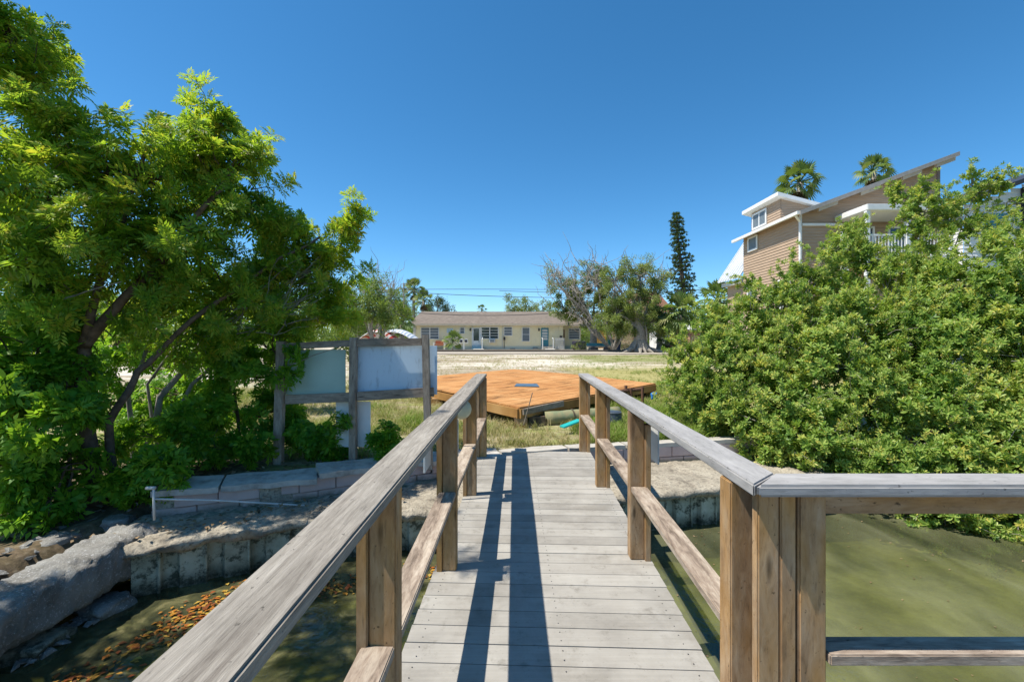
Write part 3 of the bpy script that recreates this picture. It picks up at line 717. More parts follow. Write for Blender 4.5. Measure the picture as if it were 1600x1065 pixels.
def spray_rosette(seed, n=9, L=.080, W=.036):
    r = random.Random(seed); qs = []
    for k in range(n):
        az = k*2.4+r.uniform(-.3, .3); el = .25+.75*(k/n)+r.uniform(-.1, .1)
        d = Vector((math.cos(az)*math.cos(el), math.sin(az)*math.cos(el), math.sin(el)))
        nr = (Vector((0, 0, 1))-d*d.z).normalized(); s_ = d.cross(nr)
        b = Vector((0, 0, -.05+.06*k/n)); l = L*r.uniform(.8, 1.15); w_ = W*r.uniform(.85, 1.1)
        for sg in (-1, 1):
            qs.append([b, b+d*l*.5+s_*sg*w_*.5+nr*w_*.18, b+d*l*.86+s_*sg*w_*.36+nr*w_*.10-nr*l*.05, b+d*l-nr*l*.08] if sg > 0 else
                      [b, b+d*l-nr*l*.08, b+d*l*.86+s_*sg*w_*.36+nr*w_*.10-nr*l*.05, b+d*l*.5+s_*sg*w_*.5+nr*w_*.18])
    return tmpl(qs)
def spray_clump(seed, n=14, R_=.5, L=.22, W=.11):
    r = random.Random(seed); qs = []
    for k in range(n):
        d = Vector([r.gauss(0, 1) for _ in range(3)]).normalized(); c = d*R_*r.uniform(.2, 1)
        dd = (d+Vector([r.gauss(0, .6) for _ in range(3)])).normalized(); nr = dd.orthogonal()
        nr.rotate(Matrix.Rotation(r.uniform(0, 6.28), 3, dd)); qs.append(leaflet(c, dd, nr, L*r.uniform(.7, 1.3), W*r.uniform(.7, 1.3)))
    return tmpl(qs)
def spray_tuft(seed, n=7, h=.22, w_=.009, spread=.10):
    r = random.Random(seed); qs = []
    for k in range(n):
        az = r.uniform(0, 6.28); b = Vector((r.gauss(0, spread*.4), r.gauss(0, spread*.4), 0)); lean = r.uniform(.1, .9)
        d = Vector((math.cos(az)*lean, math.sin(az)*lean, 1)).normalized(); s_ = Vector((-math.sin(az), math.cos(az), 0)); hh = h*r.uniform(.5, 1.2)
        t1 = b+d*hh*.55; t2 = b+d*hh+Vector((math.cos(az), math.sin(az), -.5))*hh*.25
        qs.append([b-s_*w_/2, b+s_*w_/2, t1+s_*w_*.4, t1-s_*w_*.4]); qs.append([t1-s_*w_*.4, t1+s_*w_*.4, t2+s_*w_*.06, t2-s_*w_*.06])
    return tmpl(qs)
PIN = [spray_pinnate(i) for i in range(4)]
LOWL = [spray_pinnate(i+20, 5, 4, .14, .085, .040) for i in range(3)]
ROS = [spray_rosette(i) for i in range(4)]
CL = [spray_clump(i) for i in range(3)]
TUFT = [spray_tuft(i) for i in range(4)]
def scatter_mesh(name, mat_, pos, dirs, scl, temps, parent=None, origin=(0, 0, 0), rnd=None, jitter=.22):
    """one mesh of many sprays; local Z of the spray along dirs"""
    pos = np.asarray(pos, float); dirs = np.asarray(dirs, float); N = len(pos)
    dirs /= np.linalg.norm(dirs, axis=1)[:, None]+1e-9
    rv = np.random.normal(size=(N, 3)); x = np.cross(rv, dirs); x /= np.linalg.norm(x, axis=1)[:, None]+1e-9; y = np.cross(dirs, x)
    F = np.stack([x, y, dirs], 2); scl = np.asarray(scl, float)
    if rnd is None: rnd = np.random.uniform(0, 1, N)
    which = np.random.randint(0, len(temps), N); V = []; A = []
    for k, (tv, tf) in enumerate(temps):
        ii = np.where(which == k)[0]
        if not len(ii): continue
        v = np.einsum('nij,kj->nki', F[ii], tv)*scl[ii][:, None, None]+pos[ii][:, None, :]
        V.append(v.reshape(-1, 3)); nf = len(tf)
        A.append(np.clip(rnd[ii][:, None]+np.random.normal(0, jitter, (len(ii), nf)), 0, 1).reshape(-1))
    V = np.concatenate(V)-np.array(origin); A = np.concatenate(A); nq = len(V)//4
    me = bpy.data.meshes.new(name); me.vertices.add(len(V)); me.vertices.foreach_set('co', V.astype(np.float32).ravel())
    me.loops.add(nq*4); me.loops.foreach_set('vertex_index', np.arange(nq*4, dtype=np.int32))
    me.polygons.add(nq); me.polygons.foreach_set('loop_start', np.arange(0, nq*4, 4, dtype=np.int32)); me.polygons.foreach_set('loop_total', np.full(nq, 4, dtype=np.int32))
    me.update(calc_edges=True)
    at = me.attributes.new('rnd', 'FLOAT', 'FACE'); at.data.foreach_set('value', A.astype(np.float32))
    me.materials.append(mat_)
    o = bpy.data.objects.new(name, me); C.objects.link(o); o.location = origin
    if parent is not None: adopt(o, parent)
    return o
def wob(a_, b_, amp, n=6, sag=0):
    a_ = Vector(a_); b_ = Vector(b_); L = (b_-a_).length; sd_ = random.uniform(0, 99); out = []
    for i in range(n+1):
        t_ = i/n; e_ = math.sin(math.pi*t_)
        out.append(a_.lerp(b_, t_)+Vector((noise.noise(Vector((t_*2, sd_, 0))), noise.noise(Vector((t_*2, sd_, 9))), noise.noise(Vector((t_*2, sd_, 20)))))*amp*L*e_+Vector((0, 0, sag*L*e_)))
    return out
def tree(name, label, cat, base, trunks, blobs, leafm, barkm, temps, dens, scale=1.0, group=None, clumps=7, tight=.33, trunk_r=.06, twigs=9, up=.5, shell=.55, tr=.014, crown='crown', light=None, rndbias=0, fork_r=1, feather=0, freach=.35, fn=9):
    """trunks: list of point lists (world); blobs: (centre, radius (3), density multiplier)"""
    root = thing(name, label, cat, base, group=group)
    mb = MB(); nodes = []
    for tk in trunks:
        pts = []
        for a_, b_ in zip(tk, tk[1:]): pts += wob(a_, b_, .06, 5)[:-1]
        pts.append(Vector(tk[-1])); n = len(pts)
        r0 = trunk_r*(tk is trunks[0] and 1 or random.uniform(.5, .8)*fork_r)
        rad = [r0*(1.0-.72*i/n)*(1.35 if i == 0 else 1) for i in range(n)]
        mb.tube(pts, rad, 8); nodes += [(p, rad[i]) for i, p in enumerate(pts) if i > n*.35]
    pos = []; dirs = []; rn_ = []; sc_ = []
    for (c, r_, k) in blobs:
        c = Vector(c); r_ = Vector(r_) if hasattr(r_, '__len__') else Vector((r_, r_, r_))
        if nodes:
            p0, rr0 = min(nodes, key=lambda q: (q[0]-c).length+(3 if q[0].z > c.z+.1 else 0)*.4)
            limb = wob(p0, c, .16, 6, .05); lr_ = min(rr0*.8, tr*2.2)
            mb.tube(limb, [lr_*(1-.6*i/6) for i in range(7)], 6)
        else: limb = [c]
        n = max(3, int(dens*k*(r_.x*r_.y+r_.y*r_.z+r_.x*r_.z)/3))
        nc = max(2, int(clumps*k**.3)); cc = []
        for _ in range(nc):
            d = Vector([random.gauss(0, 1) for _ in range(3)]).normalized(); f = random.uniform(shell, 1.0)
            cc.append((c+Vector((d.x*r_.x, d.y*r_.y, d.z*r_.z))*f, random.random()))
        for (q, _) in cc[:twigs]:
            st_ = random.choice(limb[len(limb)//2:])
            tw = wob(st_, q, .2, 4, .08); mb.tube(tw, [tr*.75*(1-.6*i/4) for i in range(5)], 4, False)
        nn = n//nc+1
        for (q, rb) in cc:
            g = np.random.normal(0, 1, (nn, 3)); g /= np.linalg.norm(g, axis=1)[:, None]; g *= np.random.uniform(0, 1, (nn, 1))**.45
            pp_ = np.array(q)+g*np.array(r_)*tight*random.uniform(.6, 1.45)
            dd_ = g*.8+((pp_-np.array(c))/np.array(r_))*.6+np.array([0, 0, up])+np.random.normal(0, .25, (nn, 3))
            pos.append(pp_); dirs.append(dd_); rn_.append(np.clip(rb*.5+.25+rndbias+np.random.normal(0, .12, nn), 0, 1)); sc_.append(np.random.uniform(.75, 1.25, nn)*scale)
        for _ in range(int(feather*k**.5+.5)):
            d = Vector([random.gauss(0, 1) for _ in range(3)]); d.z += .35; d.normalize()
            a_ = c+Vector((d.x*r_.x, d.y*r_.y, d.z*r_.z))*.7; b_ = c+Vector((d.x*r_.x, d.y*r_.y, d.z*r_.z))*1.02+d*freach*random.uniform(.3, 1)+Vector([random.gauss(0, .06) for _ in range(3)])
            tw = wob(a_, b_, .2, 4, .08); mb.tube(tw, [tr*.4*(1-.7*i/4) for i in range(5)], 4, False)
            for j in range(fn):
                f = ((j+1)/fn)**.7; p_ = tw[min(3, int(f*4))].lerp(tw[min(4, int(f*4)+1)], f*4-int(f*4)) if f < 1 else tw[4]
                pos.append(np.array([tuple(p_+Vector([random.gauss(0, .03*scale) for _ in range(3)]))])); dirs.append(np.array([tuple(d*.8+Vector([random.gauss(0, .5), random.gauss(0, .5), .4]))]))
                rn_.append(np.array([random.uniform(.25, .9)])); sc_.append(np.array([scale*random.uniform(.7, 1.1)*(1-.3*f)]))
    mb.build('trunk', barkm, root, smooth=True)
    pos = np.concatenate(pos)
    scatter_mesh(crown, leafm, pos, np.concatenate(dirs), np.concatenate(sc_), temps, root, tuple(pos.mean(0)), np.concatenate(rn_))
    return root
def B(px, py, Z, r, k=1.0, flat=1.0, deep=1.0):
    q = P(px, py, Z); rr_ = r*Z/FPX; return (q, (rr_, rr_*deep, rr_*flat), k)
# ---------------------------------------------------------------- left trees
g0 = lambda px, Z: Vector((P(px, 0, Z).x, Z, ground(P(px, 0, Z).x, Z)-.03))
t0 = g0(152, 5.0)
tree('pepper_tree', 'tall leafy tree with a bent brown trunk on the left bank beside the rubble', 'tree', t0,
     [[t0, P(128, 620, 5.0), P(132, 540, 5.0), P(190, 470, 5.0), P(260, 400, 5.1), P(330, 310, 5.2)],
      [t0+Vector((.1, .1, 0)), P(170, 660, 5.1), P(215, 580, 5.2), P(300, 500, 5.4), P(400, 430, 5.7), P(500, 370, 6.0)],
      [t0+Vector((-.1, .1, 0)), P(90, 620, 5.0), P(80, 480, 4.9), P(60, 330, 4.9), P(50, 160, 4.9)],
      [P(132, 540, 5.0), P(150, 460, 4.9), P(190, 350, 5.0), P(230, 230, 5.1)]],
     [B(45, 225, 4.9, 66), B(70, 320, 4.8, 92), B(160, 272, 5.1, 58), B(235, 280, 5.2, 60), B(300, 248, 5.4, 42), B(340, 195, 5.5, 20, .7), B(375, 262, 5.6, 32, .8), B(335, 300, 5.5, 72),
      B(385, 345, 5.8, 44, .8), B(250, 360, 5.2, 90), B(150, 410, 5.0, 95), B(50, 440, 4.7, 95), B(320, 405, 5.5, 70), B(5, 95, 4.9, 36, .8), B(45, 125, 4.9, 24, .6), B(230, 455, 5.3, 70, .9), B(-40, 300, 4.8, 90), B(95, 205, 5.0, 30, .7), B(15, 50, 4.9, 20, .7)],
     M['leaf_pepper'], M['bark'], PIN, 112, .95, trunk_r=.085, clumps=12, twigs=14, tr=.016, tight=.28, shell=.35, feather=9, freach=.42, fn=6)
t1 = g0(225, 5.9)
tree('pepper_tree', 'slender many-stemmed tree whose loose branches hang over the wooden notice board', 'tree', t1,
     [[t1, P(250, 620, 5.9), P(330, 520, 6.0), P(430, 450, 6.1), P(520, 400, 6.2), P(560, 345, 6.3)],
      [t1+Vector((.1, .1, 0)), P(230, 600, 6.0), P(290, 520, 6.0), P(360, 480, 6.0)],
      [t1+Vector((-.1, 0, 0)), P(200, 620, 5.8), P(240, 520, 5.8), P(300, 440, 5.8)],
      [t1+Vector((.2, 0, 0)), P(300, 600, 6.0), P(370, 540, 6.2), P(440, 505, 6.3)]],
     [B(545, 352, 6.2, 9, .8), B(490, 385, 6.1, 18, .4), B(438, 375, 6.0, 20, .5), B(430, 405, 6.0, 46, .7), B(490, 440, 6.2, 30, .45), B(385, 440, 5.9, 58, .85), B(530, 455, 6.5, 24, .5),
      B(470, 470, 6.2, 50, .8), B(430, 510, 6.0, 38, .8), B(510, 505, 6.2, 32, .8), B(330, 490, 5.8, 62, .8), B(290, 530, 5.7, 46, .5), B(525, 418, 6.3, 14, .4)],
     M['leaf_pepper'], M['bark_grey'], PIN, 125, .9, trunk_r=.045, clumps=8, twigs=12, tr=.012, tight=.28, shell=.3, feather=8, freach=.30, fn=6)
t8 = Vector((-6.0, 2.6, -.25))
tree('pepper_tree', 'tall tree whose crown overhangs the water just beyond the left edge of the photo', 'tree', t8,
     [[t8, Vector((-5.8, 2.6, 2)), Vector((-5.2, 2.8, 4.5)), Vector((-4.6, 2.8, 6.0))], [t8, Vector((-6.2, 2.2, 2.5)), Vector((-5.8, 1.8, 5))]],
     [(Vector((-5.3, 2.6, 4.9)), (.9, 1.0, .8), 1.0), (Vector((-4.7, 3.2, 5.6)), (.8, .9, .7), .7), (Vector((-5.9, 1.7, 5.2)), (1, .9, .9), .9), (Vector((-4.5, 2.0, 6.1)), (.6, .7, .5), .5), (Vector((-4.2, 2.9, 6.5)), (.45, .7, .4), .35), (Vector((-5.4, 3.9, 5.6)), (.8, .8, .7), .8)],
     M['leaf_pepper'], M['bark'], PIN, 36, 1.0, trunk_r=.09, clumps=9, twigs=9, tr=.016, tight=.28, feather=7, freach=.5, fn=7)
# fallen branch hanging in front of the green board
t2 = g0(380, 6.3)
tree('tall_shrub', 'dense green shrub growing behind the left post of the notice board', 'shrub', t2,
     [[t2, P(370, 640, 6.3), P(360, 570, 6.3)], [t2, P(400, 650, 6.3), P(420, 590, 6.35)]],
     [B(370, 545, 6.4, 50), B(330, 590, 6.3, 45, .8), B(400, 590, 6.3, 46), B(425, 545, 6.4, 32), B(355, 640, 6.2, 38, .8), B(410, 650, 6.2, 42), B(290, 575, 6.5, 30, .5), B(440, 520, 6.0, 20, .9), B(458, 552, 5.85, 14, .8), B(445, 590, 5.85, 15, .8), B(330, 540, 6.3, 30, .7), B(250, 620, 6.6, 28, .5)],
     M['leaf_low'], M['bark_dark'], LOWL, 430, .8, trunk_r=.03, clumps=8)
t3 = g0(250, 7.0)
tree('tall_shrub', 'leafy shrub filling the gap between the slender stems behind the left bank', 'shrub', t3,
     [[t3, P(250, 620, 7.0), P(240, 580, 7.0)], [t3, P(290, 630, 7.0), P(320, 580, 7.1)], [t3, P(210, 640, 7.0), P(180, 580, 7.0)]],
     [B(190, 560, 7.2, 34, .8), B(240, 545, 7.2, 30, .6), B(170, 620, 7.0, 34, .9), B(235, 640, 6.9, 26, .6), B(290, 625, 7.0, 28, .7), B(330, 660, 6.7, 26, .8), B(270, 670, 6.6, 24, .8), B(200, 670, 6.6, 28, .8), B(300, 565, 7.2, 22, .5), B(140, 560, 7.2, 30, .8)],
     M['leaf_low'], M['bark_dark'], LOWL, 420, .85, trunk_r=.03, clumps=9, feather=4, freach=.2, fn=4)
t3 = g0(480, 6.15)
tree('low_shrub', 'knee-high dark green shrub under the green sign board', 'shrub', t3, [[t3, P(480, 690, 6.15)]],
     [B(470, 690, 6.15, 30), B(500, 680, 6.2, 28), B(455, 660, 6.2, 20, .7), B(520, 700, 6.1, 18), B(530, 660, 5.9, 14, .8)], M['leaf_low'], M['bark_dark'], LOWL, 900, .75, trunk_r=.015, clumps=6, tr=.008)
t4 = g0(598, 6.1)
tree('low_shrub', 'small bright green shrub beside the left railing near the white board', 'shrub', t4, [[t4, P(600, 695, 6.1)]],
     [B(590, 698, 6.0, 16), B(612, 694, 6.1, 18), B(602, 676, 6.2, 11, .7)], M['leaf_low'], M['bark_dark'], LOWL, 1100, .7, trunk_r=.012, clumps=5, tr=.006)
t5 = g0(60, 4.7)
tree('broad_shrub', 'large deep green shrub filling the left edge of the photo beneath the trees', 'shrub', t5,
     [[t5, P(60, 700, 4.7), P(50, 600, 4.7)], [t5+Vector((.3, 0, 0)), P(110, 700, 4.7), P(100, 620, 4.8)]],
     [B(35, 560, 4.8, 80), B(60, 650, 4.6, 75), B(20, 730, 4.5, 60), B(95, 735, 4.6, 50, .8), B(-20, 620, 4.6, 90), B(70, 500, 4.9, 60, .8), B(110, 590, 4.9, 40, .5), B(20, 790, 4.4, 30, .8), B(110, 790, 4.6, 22, .7), B(55, 815, 4.3, 20, .6), B(160, 700, 5.3, 28, .4)],
     M['leaf_low'], M['bark_dark'], LOWL, 260, 1.0, trunk_r=.035, clumps=9)
t6 = g0(225, 4.95)
tree('low_shrub', 'bright green sapling by the pale block wall at the foot of the brown trunk', 'shrub', t6, [[t6, P(225, 740, 4.9)]],
     [B(222, 735, 4.85, 34), B(195, 765, 4.8, 24, .8), B(255, 720, 4.9, 26, .8), B(270, 755, 4.85, 14, .6)], M['leaf_low'], M['bark_dark'], LOWL, 750, .9, trunk_r=.014, clumps=7, tr=.007, rndbias=.2)
t6 = g0(300, 5.6)
tree('low_shrub', 'ragged green shrub on leaf litter behind the grey wall slabs', 'shrub', t6, [[t6, P(300, 690, 5.6)], [t6, P(340, 670, 5.7)]],
     [B(300, 690, 5.6, 28, .7), B(335, 690, 5.7, 30, .8), B(260, 670, 5.6, 24, .5), B(375, 700, 5.7, 22, .8), B(215, 680, 5.6, 26, .6), B(300, 650, 5.7, 22, .5), B(410, 705, 5.75, 18, .8)], M['leaf_low'], M['bark_dark'], LOWL, 700, .8, trunk_r=.014, clumps=6, tr=.007)
t7 = g0(100, 9.0)
tree('pepper_tree', 'shaded tree standing farther back behind the left trunks', 'tree', t7,
     [[t7, P(110, 520, 9), P(150, 420, 9)], [t7, P(180, 540, 9), P(260, 440, 9)]],
     [B(60, 470, 9, 60), B(150, 500, 9, 52), B(230, 500, 9.2, 50), B(310, 470, 9.5, 50), B(60, 560, 9, 60), B(150, 580, 9.3, 34, .6), B(380, 490, 9.5, 45), B(20, 380, 9, 70), B(440, 505, 9.8, 38), B(250, 560, 9.5, 24, .4)],
     M['leaf_pepper'], M['bark_dark'], PIN, 75, 1.3, trunk_r=.07, clumps=8, twigs=6)
# the thin bare stems and dead twigs among the left trees
dead = thing('dead_branches', 'tangle of bare grey twigs caught in the leaves above the notice board', 'branches', P(420, 500, 5.9))
for k in range(46):
    mb = MB()
    a_ = P(random.uniform(330, 450), random.uniform(480, 530), 5.8+random.uniform(-.2, .3)); b_ = P(random.uniform(400, 520), random.uniform(400, 520), 5.9+random.uniform(-.3, .3))
    mb.tube(wob(a_, b_, .15, 5), [.006*(1-.7*i/5) for i in range(6)], 4, False); mb.build('twig', M['bark_grey'], dead)
mb = MB(); mb.tube(wob(P(452, 570, 5.86), P(535, 540, 5.8), .1, 6), [.009*(1-.6*i/6) for i in range(7)], 5, False); mb.build('twig', M['bark_grey'], dead)
mb = MB(); mb.tube(wob(P(80, 470, 4.6), P(190, 440, 4.6), .1, 6), [.011*(1-.6*i/6) for i in range(7)], 5, False)
mb.build('twig', M['bark_grey'], dead)
# ---------------------------------------------------------------- mangroves on the right
def mang(label, px0, Z, blobs, stems=3, dens=1350, sc=.95, twg=5):
    b0 = g0(px0, Z); b0.z = max(b0.z, -.9)
    tr_ = []
    for i in range(stems):
        q = blobs[i % len(blobs)][0]; tr_.append([b0+Vector((.12*i, .05*i, -.1)), b0.lerp(q, .5)+Vector((0, 0, .1)), q])
    return tree('mangrove_bush', label, 'bush', b0, tr_, blobs, M['leaf_mang'], M['bark_grey'], ROS, dens, sc, group='mangrove bushes along the right bank', trunk_r=.045, clumps=22, tight=.36, twigs=twg, up=.75, shell=.6, tr=.012, feather=16, freach=.45, fn=9)
mang('low mangrove bush nearest the footbridge end, beside the lawn', 1120, 7.9,
     [B(1095, 580, 8.2, 38), B(1130, 545, 8.4, 42), B(1165, 510, 8.6, 42), B(1120, 635, 7.7, 42), B(1175, 600, 7.9, 55), B(1090, 625, 7.9, 28), B(1165, 670, 7.3, 42), B(1075, 555, 8.5, 20, .7), B(1110, 505, 8.7, 24, .8), B(1060, 600, 8.3, 18, .8), B(1205, 560, 8.2, 50)], dens=1000)
mang('mangrove bush in front of the tan house corner, behind the long railing', 1300, 7.6,
     [B(1215, 500, 8.5, 38), B(1250, 540, 8.0, 60), B(1230, 640, 7.2, 58), B(1300, 490, 8.3, 52), B(1310, 580, 7.4, 68), B(1280, 700, 6.6, 50), B(1345, 660, 6.9, 60), B(1220, 700, 6.8, 36), B(1285, 445, 8.6, 26, .7), B(1340, 520, 7.8, 60), B(1345, 720, 6.5, 42), B(1180, 462, 8.8, 22, .7), B(1240, 450, 8.7, 34, .8), B(1285, 420, 8.7, 32, .7), B(1315, 385, 8.9, 20, .7)])
mang('mangrove bush under the white porch of the tan house', 1420, 7.6,
     [B(1390, 465, 8.4, 55), B(1430, 520, 7.8, 70), B(1400, 600, 7.2, 70), B(1440, 680, 6.6, 66), B(1345, 400, 8.8, 26, .8), B(1460, 440, 8.4, 44), B(1400, 720, 6.3, 45), B(1335, 372, 9.0, 15, .7), B(1400, 415, 8.8, 24, .7)])
mang('tall mangrove bush at the right edge of the photo, hanging low over the water', 1540, 7.2,
     [B(1510, 465, 7.8, 66), B(1580, 445, 7.6, 72), B(1520, 560, 7.2, 85), B(1600, 560, 6.8, 90), B(1500, 660, 6.6, 70), B(1580, 670, 6.3, 80), B(1520, 730, 6.0, 52), B(1600, 750, 5.8, 55), B(1590, 385, 8.0, 40), B(1650, 500, 7.0, 90), B(1660, 650, 6.3, 90),
      B(1480, 812, 5.7, 28, .9), B(1530, 822, 5.6, 28), B(1590, 815, 5.5, 36), B(1445, 795, 5.9, 20, .8), B(1560, 775, 5.7, 40)], stems=4)
b0 = g0(1440, 9.3)
tree('mangrove_tree', 'taller thin-stemmed mangrove rising against the tan house and the sky', 'tree', b0,
     [[b0, P(1450, 430, 9.3), P(1430, 320, 9.3)], [b0, P(1480, 420, 9.3), P(1520, 310, 9.3)]],
     [B(1420, 312, 9.2, 20), B(1452, 328, 9.2, 24), B(1400, 305, 9.4, 12, .8), B(1482, 318, 9.2, 18, .8), B(1440, 292, 9.3, 12, .7), B(1530, 300, 9.2, 16, .8), B(1500, 352, 9.1, 24, .8), B(1568, 292, 9.1, 12, .8), B(1518, 275, 9.2, 9, .8), B(1420, 350, 9.1, 20, .7), B(1590, 320, 9.0, 14, .7), B(1460, 375, 9, 25, .8), B(1550, 290, 9.1, 8, .8), B(1545, 362, 9, 18, .6), B(1430, 372, 9, 26, .8), B(1475, 345, 9.1, 20, .8)],
     M['leaf_mang'], M['bark_grey'], ROS, 560, 1.1, trunk_r=.035, clumps=8, twigs=8, up=.7, tr=.012, feather=7, freach=.3, fn=6)
# submerged roots and overhanging twigs
# ---------------------------------------------------------------- grass
def tufts(name, n, region, label, hmul, bias, jit=.15, group=None, dens=None):
    pos = []; rn_ = []; sc_ = []
    while len(pos) < n:
        x, y = region()
        f = noise.noise(Vector((x*.8, y*.8, 4)))+.5*noise.noise(Vector((x*2.5, y*2.5, 8)))
        if f < random.uniform(-.5, .35): continue
        if shore_d(x, y) < .12 or y < lerp_line(WALL, x)+.28: continue
        inside = False
        if .2 < 0: pass
        pos.append((x, y, ground(x, y)-.01)); rn_.append(min(1, max(0, bias(x, y, f)+random.gauss(0, jit)))); sc_.append(hmul*random.uniform(.5, 1.3)*(1+.6*max(0, f)))
    d = np.random.normal(0, .12, (n, 3)); d[:, 2] = 1
    o = scatter_mesh(name, M['grass'], pos, d, sc_, TUFT, None, tuple(np.mean(pos, 0)), np.array(rn_), .08)
    return tag(o, label, 'grass', kind='stuff')
def reg_near():
    y = 6.2+random.random()**1.4*8; return random.uniform(-.75*y-1, .75*y), y
tufts('grass', 15000, reg_near, 'dry yellow and green grass between the block wall and the orange platform', .8, lambda x, y, f: .16+.60*max(0, f+.12)+(.22 if (x > 1.2 and y < 12) or (x < -1 and y < 8) else 0))
def reg_right(): return random.uniform(1.0, 5.5), random.uniform(6.9, 12)
tufts('grass', 3800, reg_right, 'bright green weeds behind the right railing and along the mangroves', .85, lambda x, y, f: .72+.3*f)
def reg_far():
    y = random.uniform(12, 36); return random.uniform(-.6*y, .55*y), y
tufts('grass', 15000, reg_far, 'short sparse grass scattered over the open lot', .5, lambda x, y, f: .15+.30*(x > 3)+.35*f)
# floating leaves: orange drift at the foot of the left rubble
pos = []; dirs = []
for i in range(900):
    t_ = random.random(); q = Vector((-3.35, 2.3, 0)).lerp(Vector((-2.6, 4.45, 0)), t_)
    if random.random() < .35: q = Vector((-2.9, 3.9, 0)).lerp(Vector((-.9, 4.75, 0)), random.random())
    q.x += random.gauss(0, .13)+.08; q.y += random.gauss(0, .10)-.12
    pos.append((q.x, q.y, WATER+.006+random.random()*.012)); dirs.append((random.gauss(0, .06), random.gauss(0, .06), 1))
LF = [tmpl([leaflet((0, 0, 0), (math.cos(a_), math.sin(a_), 0), (0, 0, 1), .09, .05, .1)]) for a_ in (0, 2, 4)]
tag(scatter_mesh('fallen_leaves', M['leaf_float'], pos, dirs, np.random.uniform(.3, .8, len(pos)), LF, None, tuple(np.mean(pos, 0)), None, .2), 'drift of orange and brown leaves floating at the foot of the seawall', 'leaves', kind='stuff')
pos = []; dirs = []
for i in range(900):
    x = random.uniform(-5.5, -1.2); y = lerp_line(WALL, x)+random.uniform(.2, 1.2)
    if i % 3 == 0: y = lerp_line(PILE, x)+random.uniform(.02, .5); z = LEDGE+.05
    else: z = ground(x, y)+.02
    pos.append((x, y, z)); dirs.append((random.gauss(0, .3), random.gauss(0, .3), 1))
M['leaf_dry'] = leafmat('dry_leaf', [(.10, .06, .03), (.22, .14, .07), (.30, .21, .12)], .1, .7)
tag(scatter_mesh('leaf_litter', M['leaf_dry'], pos, dirs, np.random.uniform(.4, .9, len(pos)), LF, None, tuple(np.mean(pos, 0)), None, .2), 'brown leaf litter under the left trees', 'leaves', kind='stuff')

pos = []; dirs = []
for i in range(260):
    x = random.uniform(1.3, 7.5); y = random.uniform(2.2, 5.6) if i % 3 else lerp_line(PILE, x)-random.uniform(.02, .5)
    if y > lerp_line(PILE, x)-.05: continue
    pos.append((x, y, WATER+.008)); dirs.append((random.gauss(0, .05), random.gauss(0, .05), 1))
tag(scatter_mesh('floating_debris', M['leaf_dry'], pos, dirs, np.random.uniform(.12, .4, len(pos)), LF, None, tuple(np.mean(pos, 0)), None, .2), 'specks of leaf debris floating on the green water', 'debris', kind='stuff')
# ---------------------------------------------------------------- long cream house across the lot
HY = 50.0; S = HY/FPX
hx = lambda px: (px-800)*S
hz = lambda py: CAMZ-(py-530.5)*S
GB = land(0, HY)
def hp(cx, cy): return 620+cx*.2, 440+cy*.2       # reading off the enlarged facade
t = NT('cream_stucco'); pos = t.node('ShaderNodeNewGeometry').outputs['Position']; z_ = t.xyz(pos)[2]; f = t.noise(.8, 5, .6)
c = t.ramp(f, [(.3, (.72, .64, .42)), (.55, (.80, .72, .49)), (.75, (.76, .70, .54))])
c = t.mix(t.ramp(t.noise(1.2, 6, .7, sc=(1, 1, .4)), [(.56, 0.0), (.68, .5)]), c, (.50, .50, .43))
c = t.mix(t.math('MULTIPLY', t.rng(z_, .95, .85), .6), c, (.33, .46, .48)); M['cream'] = t.done(c, .9, .1)
t = NT('asphalt_shingles'); f = t.noise(2.0, 6, .75, sc=(1, 2.5, 2.5)); f2 = t.noise(.35, 3, .6)
c = t.ramp(f, [(.3, (.11, .092, .077)), (.5, (.18, .15, .125)), (.7, (.26, .22, .185))]); c = t.mix(t.ramp(f2, [(.4, 0.0), (.7, .5)]), c, (.20, .165, .135)); M['shingle'] = t.done(c, .95, .1)
hs = thing('long_house', 'long single-storey cream house with a brown shingle roof across the sandy lot', 'house', (-1.5, HY+3, GB))
X0, X1, X2 = hx(649), hx(880), hx(911); EZ = hz(507); RZ = CAMZ+(530.5-488)*54/FPX
mb = MB(); mb.bb(X0, X1, HY, HY+8, GB-.3, EZ)
mb.add([(X0, HY, EZ), (X0, HY+8, EZ), (X0, HY+4, RZ-.1)], [(0, 2, 1)]); mb.build('wall', M['cream'], hs)
MB().bb(X1, X2, HY+1.6, HY+7, GB-.3, EZ-.1).build('annex_wall', M['cream'], hs)
mb = MB(); ov = .55
a_, b_ = hx(641), hx(886)
mb.slab((a_, HY-ov, EZ-.02), (b_, HY-ov, EZ-.02), (hx(878)+1.0, HY+4, RZ), (hx(650)-.8+.6, HY+4, RZ), (0, 0, .10))
mb.slab((a_, HY+8.5, EZ), (b_, HY+8.5, EZ), (hx(878)+1.0, HY+4, RZ), (hx(650)-.2, HY+4, RZ), (0, 0, .10))
mb.build('roof', M['shingle'], hs)
MB().slab((X1+.02, HY+1.0, EZ-.05), (hx(914)+.3, HY+1.0, EZ-.05), (hx(905)+.3, HY+4.2, RZ-.45), (X1+.02, HY+4.2, RZ-.45), (0, 0, .1)).build('annex_roof', M['shingle'], hs)
MB().bb(a_, b_, HY-ov-.03, HY-ov, EZ-.12, EZ+.07).build('fascia', plain('tan_trim', (.50, .43, .33), .8), hs)
MB().bb(X1+.3, hx(914)+.3, HY+.97, HY+1.0, EZ-.13, EZ+.03).build('annex_fascia', bpy.data.materials['tan_trim'], hs)
MB().bb(hx(648)-.15, hx(648)+.1, HY-.1, HY+.1, GB-.1, EZ-.02).build('corner_post', M['dullwhite'], hs)
